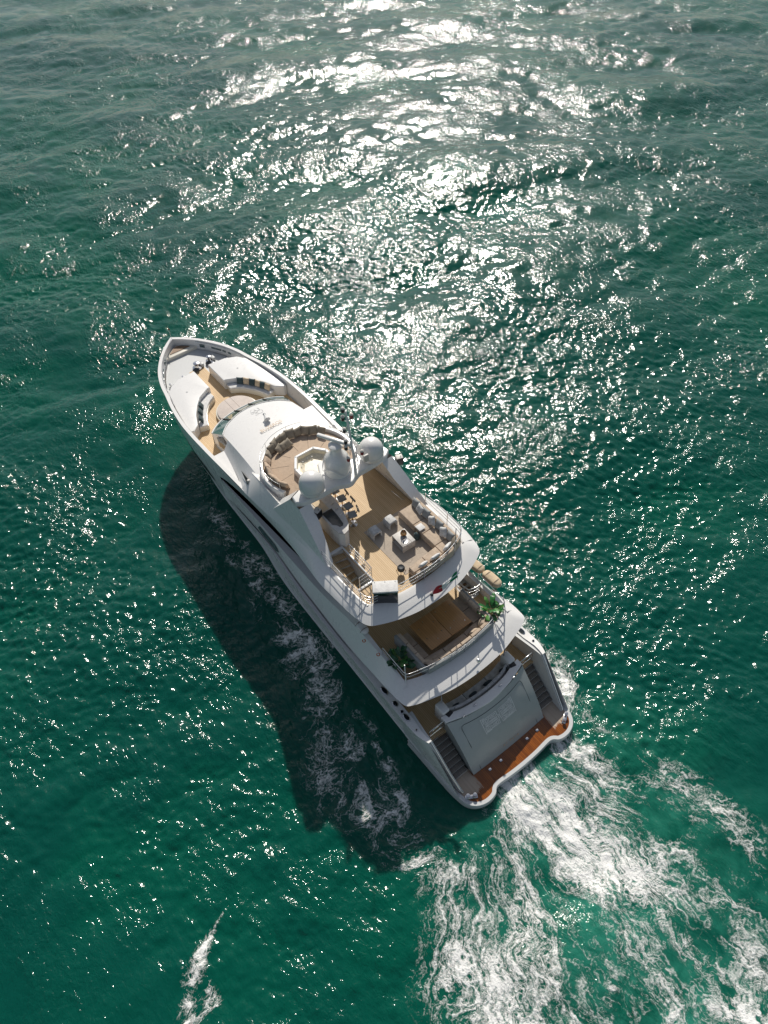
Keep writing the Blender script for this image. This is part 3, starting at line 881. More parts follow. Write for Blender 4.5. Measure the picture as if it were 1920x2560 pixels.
cq = [(22.08, 2.2, 6.86), (22.6, 2.32, 6.6), (23.18, 2.40, 6.28), (23.16, 2.38, ZF - .05), (22.4, 2.36, ZF - .05), (22.05, 2.36, ZF - .05)]
for s in (1, -1):
    mesh_obj('corner_pillar', [(x, s * y, z) for x, y, z in cq], [tuple(range(6))], 'gelcoat', YA)
for s in (1, -1):
    q = [(22.02, 2.24, 6.70), (22.62, 2.36, 6.40), (22.3, 2.42, 5.95), (21.5, 2.36, 6.15), (21.5, 2.30, 6.55)]
    mesh_obj('side_window', [(x, s * (y + .035), z) for x, y, z in q], [(0, 1, 2, 3, 4)], 'glass_dark', YA)
    p0 = [Vector((x, s * y, z)) for x, y, z in ((19.1, 2.74, 6.80), (18.1, 2.84, 6.96), (18.0, 3.02, 6.80))]
    ctr = sum(p0, Vector()) / 3
    nw = mesh_obj('nav_light_recess', [tuple(p + Vector((0, s * .05, .06))) for p in p0], [(0, 1, 2)], 'black', YA)
    lathe('nav_light', [(.09, 0), (.09, .06), (.06, .11), (0, .12)], 'stone', nw, 14, tuple(ctr + Vector((-.28, s * .05, .06))))
# roof print: scroll emblem and lettering, and the horn
Mt = Matrix.Translation((20.5, -.02, 7.335)) @ Matrix.Rotation(R(-90), 4, 'Z')
text_mesh('roof_lettering', 'BLIZEROS', .30, 'gold_print', YA, Mt, .004, 1.05)
em = []
for (cx_, cy_, r_, a0, a1) in ((22.55, -.02, .13, 0, 300), (22.5, -.28, .12, 40, 330), (22.35, -.12, .1, 90, 400), (22.2, -.30, .17, -40, 300), (22.38, .08, .09, 0, 330), (22.12, -.05, .10, 100, 380)):
    em.append([(x, y, 7.02 + .42 * math.sin(math.pi / 2 * min(1, (23.1 - x) / 7.9 * 1.9)) - .115) for x, y in arc(cx_, cy_, r_, a0, a1, 14)])
tubes('roof_emblem', em, .016, 'print_grey', YA, 5)
hz = 7.25
horn = lathe('horn', [(.07, 0), (.09, .1), (.13, .28), (.22, .46), (.235, .5), (.2, .49), (.1, .38), (0, .36)], 'gelcoat', YA, 20)
horn.matrix_world = Matrix.Translation((21.42, -.17, hz + .22)) @ Matrix.Rotation(R(172), 4, 'Z') @ Matrix.Rotation(R(104), 4, 'Y') @ Matrix.Scale(.8, 4)
lathe('horn_foot', [(.1, -.24), (.06, -.1), (.05, .05)], 'paint_grey', horn, 12).matrix_parent_inverse = horn.matrix_world.inverted()
horn.children[0].location = (21.3, -.17, hz + .22)
lathe('horn_drum', [(.085, -.05), (.1, -.03), (.1, .03), (.05, .05)], 'paint_grey', horn, 14)

# ------------------------------------------------------------------ fore deck
fd = [(32.3, .35), (31.7, 1.05), (30.9, 1.6), (30, 2.05), (29, 2.45), (28, 2.66), (26.6, 2.94), (25, 3.16), (24, 3.2), (22, 3.2), (20.5, 3.12)]
prism('fore_deck', both_poly(fd), ZF - .12, ZF, 'gelcoat_grey', YA)
prisms('fore_deck_teak', [[(21.0, 2.42), (23.0, 2.42), (23.6, 2.0), (24.2, 1.0), (24.4, 0), (24.2, -1.0), (23.6, -2.0), (23.0, -2.42), (21.0, -2.42), (21.0, -3.18), (25.0, -3.12), (26.6, -1.5), (27.0, -.5), (29.9, -.5), (29.9, .5), (27, .5), (26.6, 1.5), (25.0, 3.12), (21.0, 3.18)]], ZF - .05, ZF + .012, 'teak', YA)
blk = [(29.0, .48), (28.9, 1.6), (28.55, 2.3), (28, 2.68), (26.6, 2.96), (25, 3.18), (24.25, 3.2), (24.2, 3.0), (24.55, 2.6), (25.3, 2.3), (26.0, 1.86), (26.6, 1.36), (27.0, .62), (27.0, .48)]
for s in (1, -1):
    b_ = prism('foredeck_locker', [(x, s * y) for x, y in (blk if s > 0 else blk[::-1])], ZF + .005, 6.1, 'gelcoat', YA, bevel=.07, seg=3)
    lathe('deck_filler', [(.06, 0), (.06, .012), (0, .014)], 'paint_grey', b_, 14, (27.5, s * 1.75, 6.1))
    # bench let into the locker
    oc = [(26.98, .6), (26.6, 1.34), (26.0, 1.84), (25.3, 2.28), (24.6, 2.55)]
    ic = [(26.45, .55), (26.15, 1.02), (25.7, 1.42), (25.1, 1.78), (24.45, 2.02)]
    O = spl([(x, y, 0) for x, y in oc], 20); I = spl([(x, y, 0) for x, y in ic], 20)
    pl = [(p[0], s * p[1]) for p in O] + [(p[0], s * p[1]) for p in I[::-1]]
    bench = prism('bench', pl if s < 0 else pl[::-1], ZF + .006, 5.72, 'gelcoat_cream', YA, bevel=.03)
    O2 = O * .97 + I * .03; I2 = I * .95 + O * .05
    pl = [(p[0], s * p[1]) for p in O2] + [(p[0], s * p[1]) for p in I2[::-1]]
    prism('bench_pad', pl if s < 0 else pl[::-1], 5.722, 5.82, 'fabric_white', bench, bevel=.04)
# round sun lounge in front of the windscreen
pad = prism('round_lounge', arc(24.7, 0, 1.28, 0, 352.5, 48), ZF + .014, 5.62, 'gelcoat_cream', YA, bevel=.05)
prism('round_lounge_pad', arc(24.7, 0, 1.18, 0, 352.5, 48), 5.621, 5.72, 'fabric_shell', pad, bevel=.05)
for yy in (-.18, .22):
    box('pad_seam', (24.75, yy, 5.721), (2.2, .012, .004), 'seam_brown', pad)
# bow well, capstans, mooring gear
prism('bow_locker', both_poly([(32.62, .0), (32.5, .25), (32.0, .85), (31.75, 1.1), (31.75, 0)]), ZF + .002, 5.62, 'gelcoat_cream', YA, bevel=.02)
prism('bow_locker_lid', both_poly([(32.55, .0), (32.4, .3), (32.02, .72), (32.0, 0)]), 5.621, 5.65, 'brown_paint', YA)
for (x, y, sc_) in ((29.95, -.12, 1.0), (30.05, -1.05, .8)):
    c_ = lathe('capstan', [(.30 * sc_, 0), (.30 * sc_, .08), (.17 * sc_, .12), (.13 * sc_, .24), (.2 * sc_, .36), (.2 * sc_, .40), (.08 * sc_, .44), (0, .44)], 'steel', YA, 20, (x, y, ZF + .014))
    box('capstan_motor', (x + .05, y - .32 * sc_, ZF + .13), (.34, .24, .22), 'paint_grey', c_, .03)
    lathe('chain_wheel', [(.19, 0), (.19, .1), (.12, .14), (0, .14)], 'rubber', c_, 16, (x - .2, y + .18, ZF + .02))
def bollard(x, y, z, rz, parent=YA, s=1.0):
    c, sn = math.cos(rz), math.sin(rz)
    o = box('bollard', (x, y, z + .015 * s), (.5 * s, .16 * s, .03 * s), 'steel', parent, .01, rz)
    for d in (-.14, .14):
        lathe('bollard_post', [(.055 * s, 0), (.05 * s, .12 * s), (.085 * s, .15 * s), (.08 * s, .19 * s), (0, .2 * s)], 'steel', o, 14, (x + d * s * c, y + d * s * sn, z + .03 * s))
    return o
for s in (1, -1):
    bollard(29.45, s * 1.0, ZF if s < 0 else ZF, R(25 * s))
    bollard(29.3, s * 1.95, ZF, R(30 * s))
# openings and fittings on the inside of the bow bulwark
for s in (1, -1):
    for (x, w_, h_) in ((31.35, .34, .22), (30.55, .75, .11), (29.95, .28, .10), (29.65, .26, .10)):
        i = int(np.argmin(abs(Gd[:, 0] - x))); p = (G1[i] + Gd[i]) / 2; t = G1[min(i + 1, 69)] - G1[i - 1]
        a = math.atan2(t[1] * s, t[0])
        o = box('hawse_opening', (p[0], s * (p[1] - .03), p[2] - .0), (w_, .05, h_), 'side_glass', YA, .02, a)
    tubes('bulwark_handrail', [[(q[0], s * (q[1] - .06), q[2] - .06) for q in G1[34:60]]], .02, 'steel', YA, 6)
# jack staff at the stem
js = tubes('jack_staff', [[(32.95, 0, 6.0), (33.05, 0, 6.9)]], .014, 'steel', YA, 6)
# ------------------------------------------------------------------ stern: swim platform, garage door, stairs
rim = [(4.2, 3.62), (3.0, 3.6), (1.6, 3.58), (.75, 3.52), (.2, 3.38), (-.12, 3.1), (-.29, 2.7), (-.30, 2.3), (-.22, 2.02), (-.08, 1.86), (-.02, 1.7), (-.08, .8), (-.1, 0)]
RM = spl(sym([(x, y, 0) for x, y in rim]), 120)
RMi = []
for i, p in enumerate(RM):
    t = RM[min(i + 1, 119)] - RM[max(i - 1, 0)]
    nn = np.array([t[1], -t[0], 0]); nn /= np.linalg.norm(nn) + 1e-9
    q = p - nn * .2 if (p - nn * .2 - np.array([2, 0, 0])) @ (p - nn * .2 - np.array([2, 0, 0])) < (p + nn * .2 - np.array([2, 0, 0])) @ (p + nn * .2 - np.array([2, 0, 0])) else p + nn * .2
    RMi.append(q)
RMi = np.array(RMi)
ZP = .86
out_ = RM.copy()
rows = [RM + [.12, 0, .15], RM + [0, 0, .55], RM + [0, 0, ZP - .05], RM * [1, 1, 1] + [.03, 0, ZP], RMi + [0, 0, ZP], RMi + [0, 0, ZP - .05]]
loft('platform_rim', rows, 'gelcoat_grey', YA, mirror=False, smooth=50)
pl = [(p[0], p[1]) for p in RMi if p[0] < 1.5]
prism('swim_platform', pl, ZP - .12, ZP - .02, 'teak_wet', YA)
# flanks beside the stairs: from the bulwark tip down to the platform
for s in (1, -1):
    tp = [(4.4, 3.2, 3.2), (3.2, 3.36, 3.24), (2.75, 3.40, 3.26), (2.3, 3.36, 2.75), (1.5, 3.28, 1.75), (.85, 3.18, 1.02), (.72, 3.14, ZP)]
    to = [(4.4, 3.8, 3.18), (3.2, 3.76, 3.24), (2.75, 3.62, 3.26), (2.3, 3.52, 2.75), (1.5, 3.40, 1.75), (.85, 3.28, 1.02), (.72, 3.22, ZP)]
    lo = [(4.4, 3.62, 1.1), (3.2, 3.6, ZP), (2.75, 3.52, ZP), (2.3, 3.47, ZP), (1.5, 3.40, ZP), (.85, 3.30, ZP), (.72, 3.22, ZP - .01)]
    li = [(4.4, 3.2, ZM), (3.2, 3.3, 1.8), (2.75, 3.26, 1.6), (2.3, 3.24, 1.3), (1.5, 3.2, ZP), (.85, 3.15, ZP), (.72, 3.12, ZP - .01)]
    f4 = lambda L: [(x, s * y, z) for x, y, z in L]
    fn = loft('stern_flank', [f4(li), f4(tp), f4(to), f4(lo)], 'gelcoat_grey', YA, mirror=False, smooth=35)
    tubes('flank_trim', [[(x, s * (y + .09), z + .03) for x, y, z in tp[2:]]], .03, 'steel', fn, 6)
    # stairs: eight treads of dark teak on white risers
    st = thing('stairs', '', '', (0, 0, 0)); del st['label']; del st['category']; st.parent = YA
    for k in range(8):
        x0 = 3.02 - k * .235; z0 = ZM - .05 - k * .175
        w0, w1 = 2.31 - .0 * k, 3.22
        yi = np.interp(x0, [1.1, 2.9], [2.36, 2.34]) ; yo = np.interp(x0, [1.1, 2.9], [3.16, 3.24])
        box('riser', (x0 - .02 + .14, s * (yi + yo) / 2, z0 - .10), (.24, yo - yi, .20), 'gelcoat_grey', st)
        box('tread', (x0 + .10, s * (yi + yo) / 2, z0 + .022), (.245, yo - yi - .03, .04), 'teak_grey', st, .008)
    # stern gate at the head of the stairs
    gt = tubes('stern_gate', [[(3.1, s * 2.40, ZM + .1), (3.1, s * 2.40, 3.22), (3.1, s * 2.55, 3.3), (3.1, s * 3.1, 3.3), (3.1, s * 3.22, 3.2), (3.1, s * 3.22, ZM + .1)]], .022, 'steel', YA, 8)
    tubes('gate_bar', [[(3.1, s * 2.4, 2.75), (3.1, s * 3.22, 2.75)]], .016, 'steel', gt, 6)
    tubes('gate_scroll', [[(3.1, s * y, z) for y, z in [(2.81 + .28 * math.cos(a), 2.98 + .2 * math.sin(a)) for a in np.linspace(0, 6.28, 17)]]], .014, 'steel', gt, 6)
    bollard(.36, s * 3.02, ZP - .02, R(60 * s), s=1.15)
    lathe('flank_fitting', [(.05, 0), (.05, .02), (0, .03)], 'steel', fn, 12, (3.1, s * 3.62, 3.25))
# garage door: sloping transom, bowed aft at the top
nu2, nv2 = 21, 14
def tr(u, t):
    """u -1..1 port to starboard, t 0 top .. 1 bottom"""
    yt = 2.36 * u; yb = 2.27 * u
    xt = 2.52 + .42 * abs(u) ** 2.2; xb = .98 + .05 * u * u
    k = t ** 1.15
    return np.array([xt * (1 - k) + xb * k - .16 * math.sin(math.pi * t) * 1.0, yt * (1 - t) + yb * t, 3.2 * (1 - t) + .86 * t + .10 * math.sin(math.pi * t)])
vv = [tuple(tr(1 - 2 * j / (nu2 - 1), i / (nv2 - 1))) for i in range(nv2) for j in range(nu2)]
door = mesh_obj('garage_door', vv, grid_faces(nv2, nu2, 0, True), 'door_paint', YA, 50)
for s in (1, -1):
    a_ = [tr(s, i / 13) for i in range(14)]
    b_ = [np.array([3.15, s * 2.36, 3.2])] + [np.array([max(p[0] + .25, 1.2), p[1], p[2] - .06]) for p in a_[1:]]
    b_ = [np.array([3.1, p[1], min(p[2], 3.2)]) for p in a_]
    mesh_obj('transom_cheek', [tuple(p) for p in a_] + [tuple(p) for p in b_], grid_faces(2, 14, 0, s > 0), 'door_paint', YA, 40)
def on_door(u, t, off=.012):
    p = tr(u, t); e = 1e-3
    nn = np.cross(tr(u + e, t) - p, tr(u, t + e) - p); nn /= np.linalg.norm(nn)
    if nn[0] > 0: nn = -nn
    return p + nn * off
pt = [(-.80, 1.0), (-.80, .5), (-.80, .19), (-.775, .14), (-.72, .125)] + [(u, .125) for u in np.linspace(-.6, .6, 13)] + [(.72, .125), (.775, .14), (.80, .19), (.80, .5), (.80, 1.0)]
tubes('door_seam', [[tuple(on_door(u, t, .004)) for u, t in pt]], .013, 'seam_dark', door, 5)
# key-pattern emblem on the door: raised pale strips
sgs = []
def L(*p): sgs.extend(zip(p[:-1], p[1:]))
L((-1.04, -.06), (-1.04, 1.06)); L((1.04, -.06), (1.04, 1.06)); L((-1, 1.0), (1, 1.0)); L((-1, 0), (.55, 0)); L((.1, .0), (1, 0))
for sx in (-1, 1):
    for sy in (0, 1):
        fx = lambda x: sx * x
        fy = lambda y: y if sy == 0 else 1 - y
        q = lambda *p: L(*[(fx(a), fy(c)) for a, c in p])
        q((.96, .36), (.96, .06), (.08, .06), (.08, .30), (.30, .30), (.30, .14), (.17, .14), (.17, .22))
        q((.90, .32), (.90, .13), (.70, .13), (.70, .32), (.83, .32), (.83, .21), (.77, .21))
        q((.36, .30), (.36, .12), (.42, .12), (.42, .30)); q((.48, .30), (.48, .12), (.62, .12), (.62, .22), (.54, .22)); q((.63, .32), (.63, .26))
        q((.92, .40), (.14, .40)); q((.92, .46), (.14, .46))
    L((sx * .06, .34), (sx * .06, .66))
L((-.05, .40), (.05, .40)); L((-.05, .5), (.05, .5)); L((-.05, .6), (.05, .6))
V, Fc = [], []
for (x0, y0), (x1, y1) in sgs:
    # emblem plane: u spans starboard-port, v spans up the door
    def mp(x, y): return on_door(-x * .385, .46 - y * .26, .012)
    dx, dy = x1 - x0, y1 - y0
    ln = math.hypot(dx * .9, dy * .8); 
    if ln < 1e-6: continue
    wx, wy = (.0, .022) if abs(dx) > abs(dy) else (.017, .0)
    ex, ey = (.0145 * (1 if dx > 0 else -1), 0) if abs(dx) > abs(dy) else (0, .020 * (1 if dy > 0 else -1))
    c4 = [(x0 - ex + wx, y0 - ey + wy), (x1 + ex + wx, y1 + ey + wy), (x1 + ex - wx, y1 + ey - wy), (x0 - ex - wx, y0 - ey - wy)]
    b0 = len(V); V += [tuple(mp(*c)) for c in c4]; Fc.append((b0, b0 + 1, b0 + 2, b0 + 3))
emb = mesh_obj('door_emblem', V, Fc, 'flag_white', YA); emb['kind'] = 'stuff'; emb.parent = door
p_ = on_door(-.02, .885, .012); px_ = on_door(-.06, .885, .012); pu_ = on_door(-.02, .86, .012)
ex_ = Vector(px_ - p_).normalized(); eu_ = Vector(pu_ - p_).normalized(); ez_ = ex_.cross(eu_).normalized(); eu_ = ez_.cross(ex_)
Mt = Matrix((ex_, eu_, ez_)).transposed().to_4x4(); Mt.translation = Vector(on_door(-.06, .885, .014))
text_mesh('transom_lettering', 'Al Fano', .19, 'gold_print', door, Mt, .003, 1.7)
for y in (1.5, .82, -.88, -1.55):
    hb = box('platform_hinge', (.76, y, ZP), (.12, .14, .03), 'steel', YA, .01)
# transom cap with settee behind it
oc = spl(sym([(2.98, 2.38, 0), (2.86, 2.0, 0), (2.68, 1.4, 0), (2.56, .7, 0), (2.5, 0, 0)]), 41)
ic = spl(sym([(3.32, 2.38, 0), (3.26, 2.0, 0), (3.08, 1.4, 0), (2.98, .7, 0), (2.95, 0, 0)]), 41)
capp = [(p[0], p[1]) for p in oc] + [(p[0], p[1]) for p in ic[::-1]]
tc = prism('transom_cap', capp, 3.06, 3.26, 'gelcoat', YA, bevel=.05, seg=3)
wl = ic.copy(); 
loft('settee_back_wall', [ic + [0, 0, 3.1], ic + [0.02, 0, ZM]], 'gelcoat', YA, mirror=False)
for s in (1, -1):
    box('cleat', (2.70, s * 1.55, 3.29), (.06, .16, .05), 'steel', tc, .015)
    box('cleat', (2.79, s * .78, 3.29), (.06, .18, .05), 'steel', tc, .015)
    box('cap_pocket', (3.22, s * 1.97, 3.262), (.22, .32, .02), 'black', tc, .008, R(12 * s))
    box('settee_end', (3.62, s * 2.05, 2.86), (.62, .42, 1.08), 'gelcoat', YA, .08, seg=3)
    tubes('overhang_post', [[(3.78, s * 1.92, 3.3), (3.84, s * 1.98, 4.5)]], .035, 'steel', YA, 8)
sf = thing('curved_settee', 'curved pale grey settee on the main deck behind the transom', 'sofa', (3.4, 0, ZM))
fr_ = spl(sym([(3.95, 1.85, 0), (3.84, 1.4, 0), (3.76, .7, 0), (3.74, 0, 0)]), 41); bk = spl(sym([(3.34, 1.85, 0), (3.16, 1.4, 0), (3.06, .7, 0), (3.03, 0, 0)]), 41)
loc = np.array([3.4, 0, 0])
bp = [(p[0] - 3.4, p[1]) for p in fr_] + [(p[0] - 3.4, p[1]) for p in bk[::-1]]
prism('settee_base', bp, .005, .30, 'gelcoat', sf)
for i0, i1 in ((0, 13), (13, 27), (27, 40)):
    q = [(p[0] - 3.4, p[1]) for p in fr_[i0:i1 + 1]] + [(p[0] - 3.4, p[1]) for p in bk[i0:i1 + 1][::-1]]
    cxm = sum(a for a, b in q) / len(q); cym = sum(b for a, b in q) / len(q)
    q = [(cxm + (a - cxm) * .985, cym + (b - cym) * .985) for a, b in q]
    prism('seat_cushion', q, .302, .46, 'fabric_lightgrey', sf, bevel=.05)
    b1 = bk[i0:i1 + 1]
    q = [(p[0] - 3.4 + .04, p[1] * .99) for p in b1] + [(p[0] - 3.4 + .20, p[1] * .99) for p in b1[::-1]]
    prism('back_cushion', q, .462, .86, 'fabric_lightgrey', sf, bevel=.05)
for k, y in enumerate((1.45, .38, -.55, -1.58)):
    pillow((3.34 + .05 * abs(y), y, ZM + .66), 0 + 8 * y, 22, ['dark blue-grey cushion at the port end of the main deck settee', 'dark blue-grey cushion on the main deck settee, second from port', 'dark blue-grey cushion on the main deck settee, third from port', 'dark blue-grey cushion at the starboard end of the main deck settee'][k], 'fabric_dark', 'cushions on the main deck settee', .42, .17, roll=10 * (-1) ** k)
lathe('courtesy_lamp', [(.09, 0), (.10, .06), (.06, .13), (0, .14)], 'steel', YA, 16, (3.80, -.2, 4.80))

# ------------------------------------------------------------------ railings
def path3(pts, n): return [tuple(p) for p in spl(pts, n)]
ub = path3([(6.7, 3.02, 4.9), (5.5, 3.02, 4.84), (5.08, 2.97, 4.77), (4.95, 2.65, 4.76), (4.77, 1.9, 4.76), (4.6, .9, 4.76), (4.55, 0, 4.76), (4.6, -.9, 4.76), (4.77, -1.9, 4.76), (4.95, -2.65, 4.76), (5.08, -2.97, 4.77), (5.5, -3.02, 4.84), (7.0, -3.05, 4.95)], 37)
rail('upper_deck_railing', ub, YA, (.66, .40), (0, 6, 11, 15, 18, 21, 25, 30, 36), .021)
for s in (1, -1):
    tubes('antenna', [[(5.02, s * 3.03, 4.8), (5.22, s * 2.93, 6.0)]], .022, 'gelcoat', YA, 6)
sb = path3([(10.9, -2.94, 7.32), (9.2, -2.93, 7.30), (8.2, -2.85, 7.29), (7.93, -2.5, 7.28), (7.66, -1.74, 7.28), (7.48, -.65, 7.28), (7.48, .5, 7.28), (7.58, 1.5, 7.28)], 29)
rail('sundeck_railing', sb, YA, (.78, .54, .30), (0, 5, 9, 12, 17, 22, 28), .020)
sb = path3([(7.65, 1.68, 7.28), (7.75, 2.2, 7.28), (7.9, 2.68, 7.28), (8.2, 2.84, 7.29), (9.3, 2.92, 7.30), (10.4, 2.93, 7.31), (11.3, 2.9, 7.36)], 22)
rail('sundeck_railing', sb, YA, (.62, .42, .22), (0, 5, 9, 14, 18, 21), .020)
for (x, y) in ((7.66, -2.0), (7.84, 2.66)):
    tubes('rail_pole', [[(x, y, 7.28), (x, y, 9.3)]], .02, 'steel', YA, 6)
# ensign
fl_ = thing('ensign', 'green, white and red ensign flying from the sun deck stern rail', 'flag', (6.72, .14, 7.10))
tubes('flagstaff', [[(0, 0, 0), (-.30, -.5, .75), (-.50, -1.12, 1.25)]], .022, 'steel', fl_, 6)
lathe('flagstaff_foot', [(.07, -.03), (.07, .04), (.03, .1)], 'rubber', fl_, 12)
cols = ('flag_green', 'flag_white', 'flag_red')
# a limp flag hanging off the raked staff and blown to starboard
def fp(u, v_):
    w = .34 - .12 * math.sin(7 * u + .6)
    x = -.10 - .30 * u + .06 * math.sin(8 * u + 2 * v_) - .12 * v_ * w
    y = -.02 - 1.12 * u + .10 * v_ * w + .05 * math.sin(9 * u)
    z = .22 + .82 * u - w * v_ * .85 + .09 * math.sin(9 * u + 3 * v_)
    return (x, y, z + .12)
order = (('flag_red', 0, .34), ('flag_white', .34, .60), ('flag_green', .60, 1.0))
for mname, u0, u1 in order:
    v = [fp(u0 + (u1 - u0) * i / 7, j / 5) for i in range(8) for j in range(6)]
    v2 = [(x, y, z - .008) for x, y, z in v]
    mesh_obj('flag_stripe', v + v2, grid_faces(8, 6, 0) + grid_faces(8, 6, 48, True), mname, fl_, 60)

# ------------------------------------------------------------------ radar arch and mast
wing = [(14.95, 0), (14.86, .55), (14.2, .85), (14.02, 1.1), (14.02, 2.2), (13.85, 2.66), (13.45, 2.72), (13.2, 2.4), (13.12, 1.6), (13.12, .72), (13.0, .42), (12.86, .15), (12.84, 0)]
aw = prism('radar_arch', both_poly(wing), 8.98, 9.28, 'gelcoat', YA, bevel=.1, seg=3)
for s in (1, -1):
    top = [(14.25, 2.1, 9.02), (14.0, 2.7, 9.02), (13.2, 2.72, 9.02), (13.2, 2.1, 9.02), (14.25, 2.1, 9.02)]
    md = [(14.75, 2.15, 8.4), (14.5, 2.80, 8.4), (12.25, 2.84, 8.4), (12.4, 2.18, 8.4), (14.75, 2.15, 8.4)]
    bs = [(15.7, 2.45, 7.3), (15.5, 3.0, 7.2), (10.6, 3.04, 7.2), (10.9, 2.6, 7.25), (15.7, 2.45, 7.3)]
    loft('arch_leg', [[(x, s * y, z) for x, y, z in r_] for r_ in (top, md, bs)], 'gelcoat', aw, mirror=False, smooth=30)
    rd = lathe('radome', [(.30, 0), (.34, .05), (.5, .10), (.585, .22), (.60, .42), (.59, .66), (.54, .86), (.44, 1.03), (.30, 1.14), (.15, 1.19), (0, 1.205)], 'gelcoat', YA, 36, (13.5, s * 1.72, 9.27))
    tubes('radome_seam', [[(13.5 + .603 * math.cos(a), s * 1.72 + .603 * math.sin(a), 9.69) for a in np.linspace(0, 6.28, 33)]], .006, 'paint_grey', rd, 4)
    # loudspeaker on a bracket beside the arch
    sp = box('loudspeaker', (12.85 if s > 0 else 13.15, s * (2.0 if s > 0 else 3.12), 8.5), (.32, .36, .48), 'black', YA, .03, R(20 * s))
    c = (12.85 if s > 0 else 13.15, s * (2.0 if s > 0 else 3.12), 8.5)
    box('speaker_top', (c[0], c[1], c[2] + .246), (.30, .34, .02), 'stone', sp, .006, R(20 * s))
    tubes('speaker_bracket', [[(c[0], c[1], c[2] - .2), (c[0] + .05, c[1] + (.25 if s > 0 else .3), 8.2)]], .03, 'steel', sp, 6)
    tubes('speaker_handle', [[(c[0] - .05, c[1] + dy, c[2] + .25), (c[0] - .05, c[1] + dy, c[2] + .33)] for dy in (-.05,)], .015, 'black', sp, 5)
mast = lathe('radar_mast', [(.66, 0), (.66, .05), (.62, .12), (.64, .35), (.62, .7), (.54, .95), (.36, 1.18), (.26, 1.3), (.25, 1.5), (.33, 1.6), (.33, 1.72), (.2, 1.8), (0, 1.8)], 'gelcoat', YA, 32, (13.85, .02, 9.28))
tubes('mast_band', [[(13.85 + .655 * math.cos(a), .02 + .655 * math.sin(a), z) for a in np.linspace(0, 6.28, 33)] for z in (9.34,)], .012, 'paint_grey', mast, 4)
bar_dir = Vector((.86, .5, 0)).normalized()
rb = box('radar_scanner', (13.98, -.02, 11.2), (1.75, .17, .16), 'gelcoat', mast, .05, math.atan2(.52, 1.0))
tubes('mast_grab_rail', [[(13.85 + .72 * math.cos(a), .02 + .72 * math.sin(a), 9.75 + .25 * math.cos(3 * a)) for a in np.linspace(R(-30), R(200), 22)]], .03, 'gelcoat', mast, 6)
tubes('mast_grab_rail', [[(13.85 + .72 * math.cos(a), .02 + .72 * math.sin(a), 10.25) for a in np.linspace(R(-60), R(-10), 10)]], .03, 'gelcoat', mast, 6)
pole = tubes('signal_mast', [[(13.02, -.42, 9.28), (13.12, -.46, 10.6), (13.42, -.52, 12.0), (13.6, -.56, 12.9)]], [.075, .065, .05, .04], 'gelcoat', YA, 10)
tubes('ladder_rail', [[(13.25, -.75, 9.28), (13.3, -.75, 10.9)]], .025, 'gelcoat', pole, 6)
for k in range(6): tubes('rung', [[(13.05, -.44, 9.5 + .25 * k), (13.27, -.75, 9.5 + .25 * k)]], .018, 'gelcoat', pole, 5)
for (x, y, z, mm) in ((13.74, -.5, 12.9, 'black'), (13.68, -.42, 12.5, 'black'), (13.55, -.8, 12.5, 'red_paint'), (13.55, -.36, 11.9, 'black'), (13.4, -.28, 11.35, 'black'), (13.33, -.22, 11.05, 'black'), (13.05, -.12, 10.6, 'red_paint'), (13.0, -.85, 10.6, 'red_paint')):
    lm = lathe('signal_lamp', [(.075, -.12), (.085, -.1), (.085, .06), (.07, .08)], mm, pole, 12, (x, y, z))
    lathe('lamp_cap', [(.09, .08), (.09, .12), (.05, .16), (0, .17)], 'stone', pole, 12, (x, y, z))
    tubes('lamp_arm', [[(x, y, z - .12), (np.interp(z, [9.28, 10.6, 12, 12.9], [13.02, 13.12, 13.42, 13.6]), np.interp(z, [9.28, 10.6, 12, 12.9], [-.42, -.46, -.52, -.56]), z - .16)]], .022, 'gelcoat', pole, 5)
box('floodlight', (13.0, -1.05, 10.1), (.1, .26, .42), 'stone', pole, .02)
tubes('whip_antenna', [[(14.3, -1.0, 9.28), (14.35, -1.0, 11.2)]], .012, 'paint_grey', aw, 5)
tubes('whip_antenna', [[(13.6, -2.5, 9.25), (13.6, -2.55, 11.0)]], .012, 'paint_grey', aw, 5)

# ------------------------------------------------------------------ sun pad ring and hot tub
CX, CY = 16.75, 0.0
ro = [(CX + 2.48 * math.cos(R(a)), 2.48 * math.sin(R(a)) * 1.02) for a in np.linspace(-118, 118, 60)]
ri = [(CX + 2.30 * math.cos(R(a)), 2.30 * math.sin(R(a)) * 1.02) for a in np.linspace(118, -118, 60)]
prism('sunpad_coaming', ro + ri, 7.15, 7.74, 'gelcoat', YA, bevel=.06, seg=3)
sd = prism('sunpad', [(CX + 2.29 * math.cos(R(a)), 2.29 * math.sin(R(a)) * 1.02) for a in np.linspace(-118, 118, 48)] + [(15.2, 2.05), (15.2, -2.05)], 7.12, 7.56, 'fabric_pad', YA, bevel=.03)
for a in (-95, -62, -30, 0, 32, 63, 95):
    ca, sa = math.cos(R(a)), math.sin(R(a))
    box('sunpad_seam', (CX - .1 + 1.58 * ca, 1.58 * sa, 7.562), (1.0, .016, .006), 'seam_brown', sd, rz=R(a))
hexo = [(17.2, .55), (17.2, -.62), (16.6, -1.08), (15.6, -1.08), (15.1, -.6), (15.1, .55), (15.6, 1.05), (16.45, 1.05)]
hexi = [(16.2 + (x - 16.2) * .84, y * .84) for x, y in hexo]
def ring_loft(name, ls, mat, parent, sm=30):
    return loft(name, [[(x, y, z) for x, y in p] + [(p[0][0], p[0][1], z)] for p, z in ls], mat, parent, mirror=False, smooth=sm)
hexm = [(16.2 + (x - 16.2) * .70, y * .70) for x, y in hexo]; hexl = [(16.2 + (x - 16.2) * .5, y * .5) for x, y in hexo]
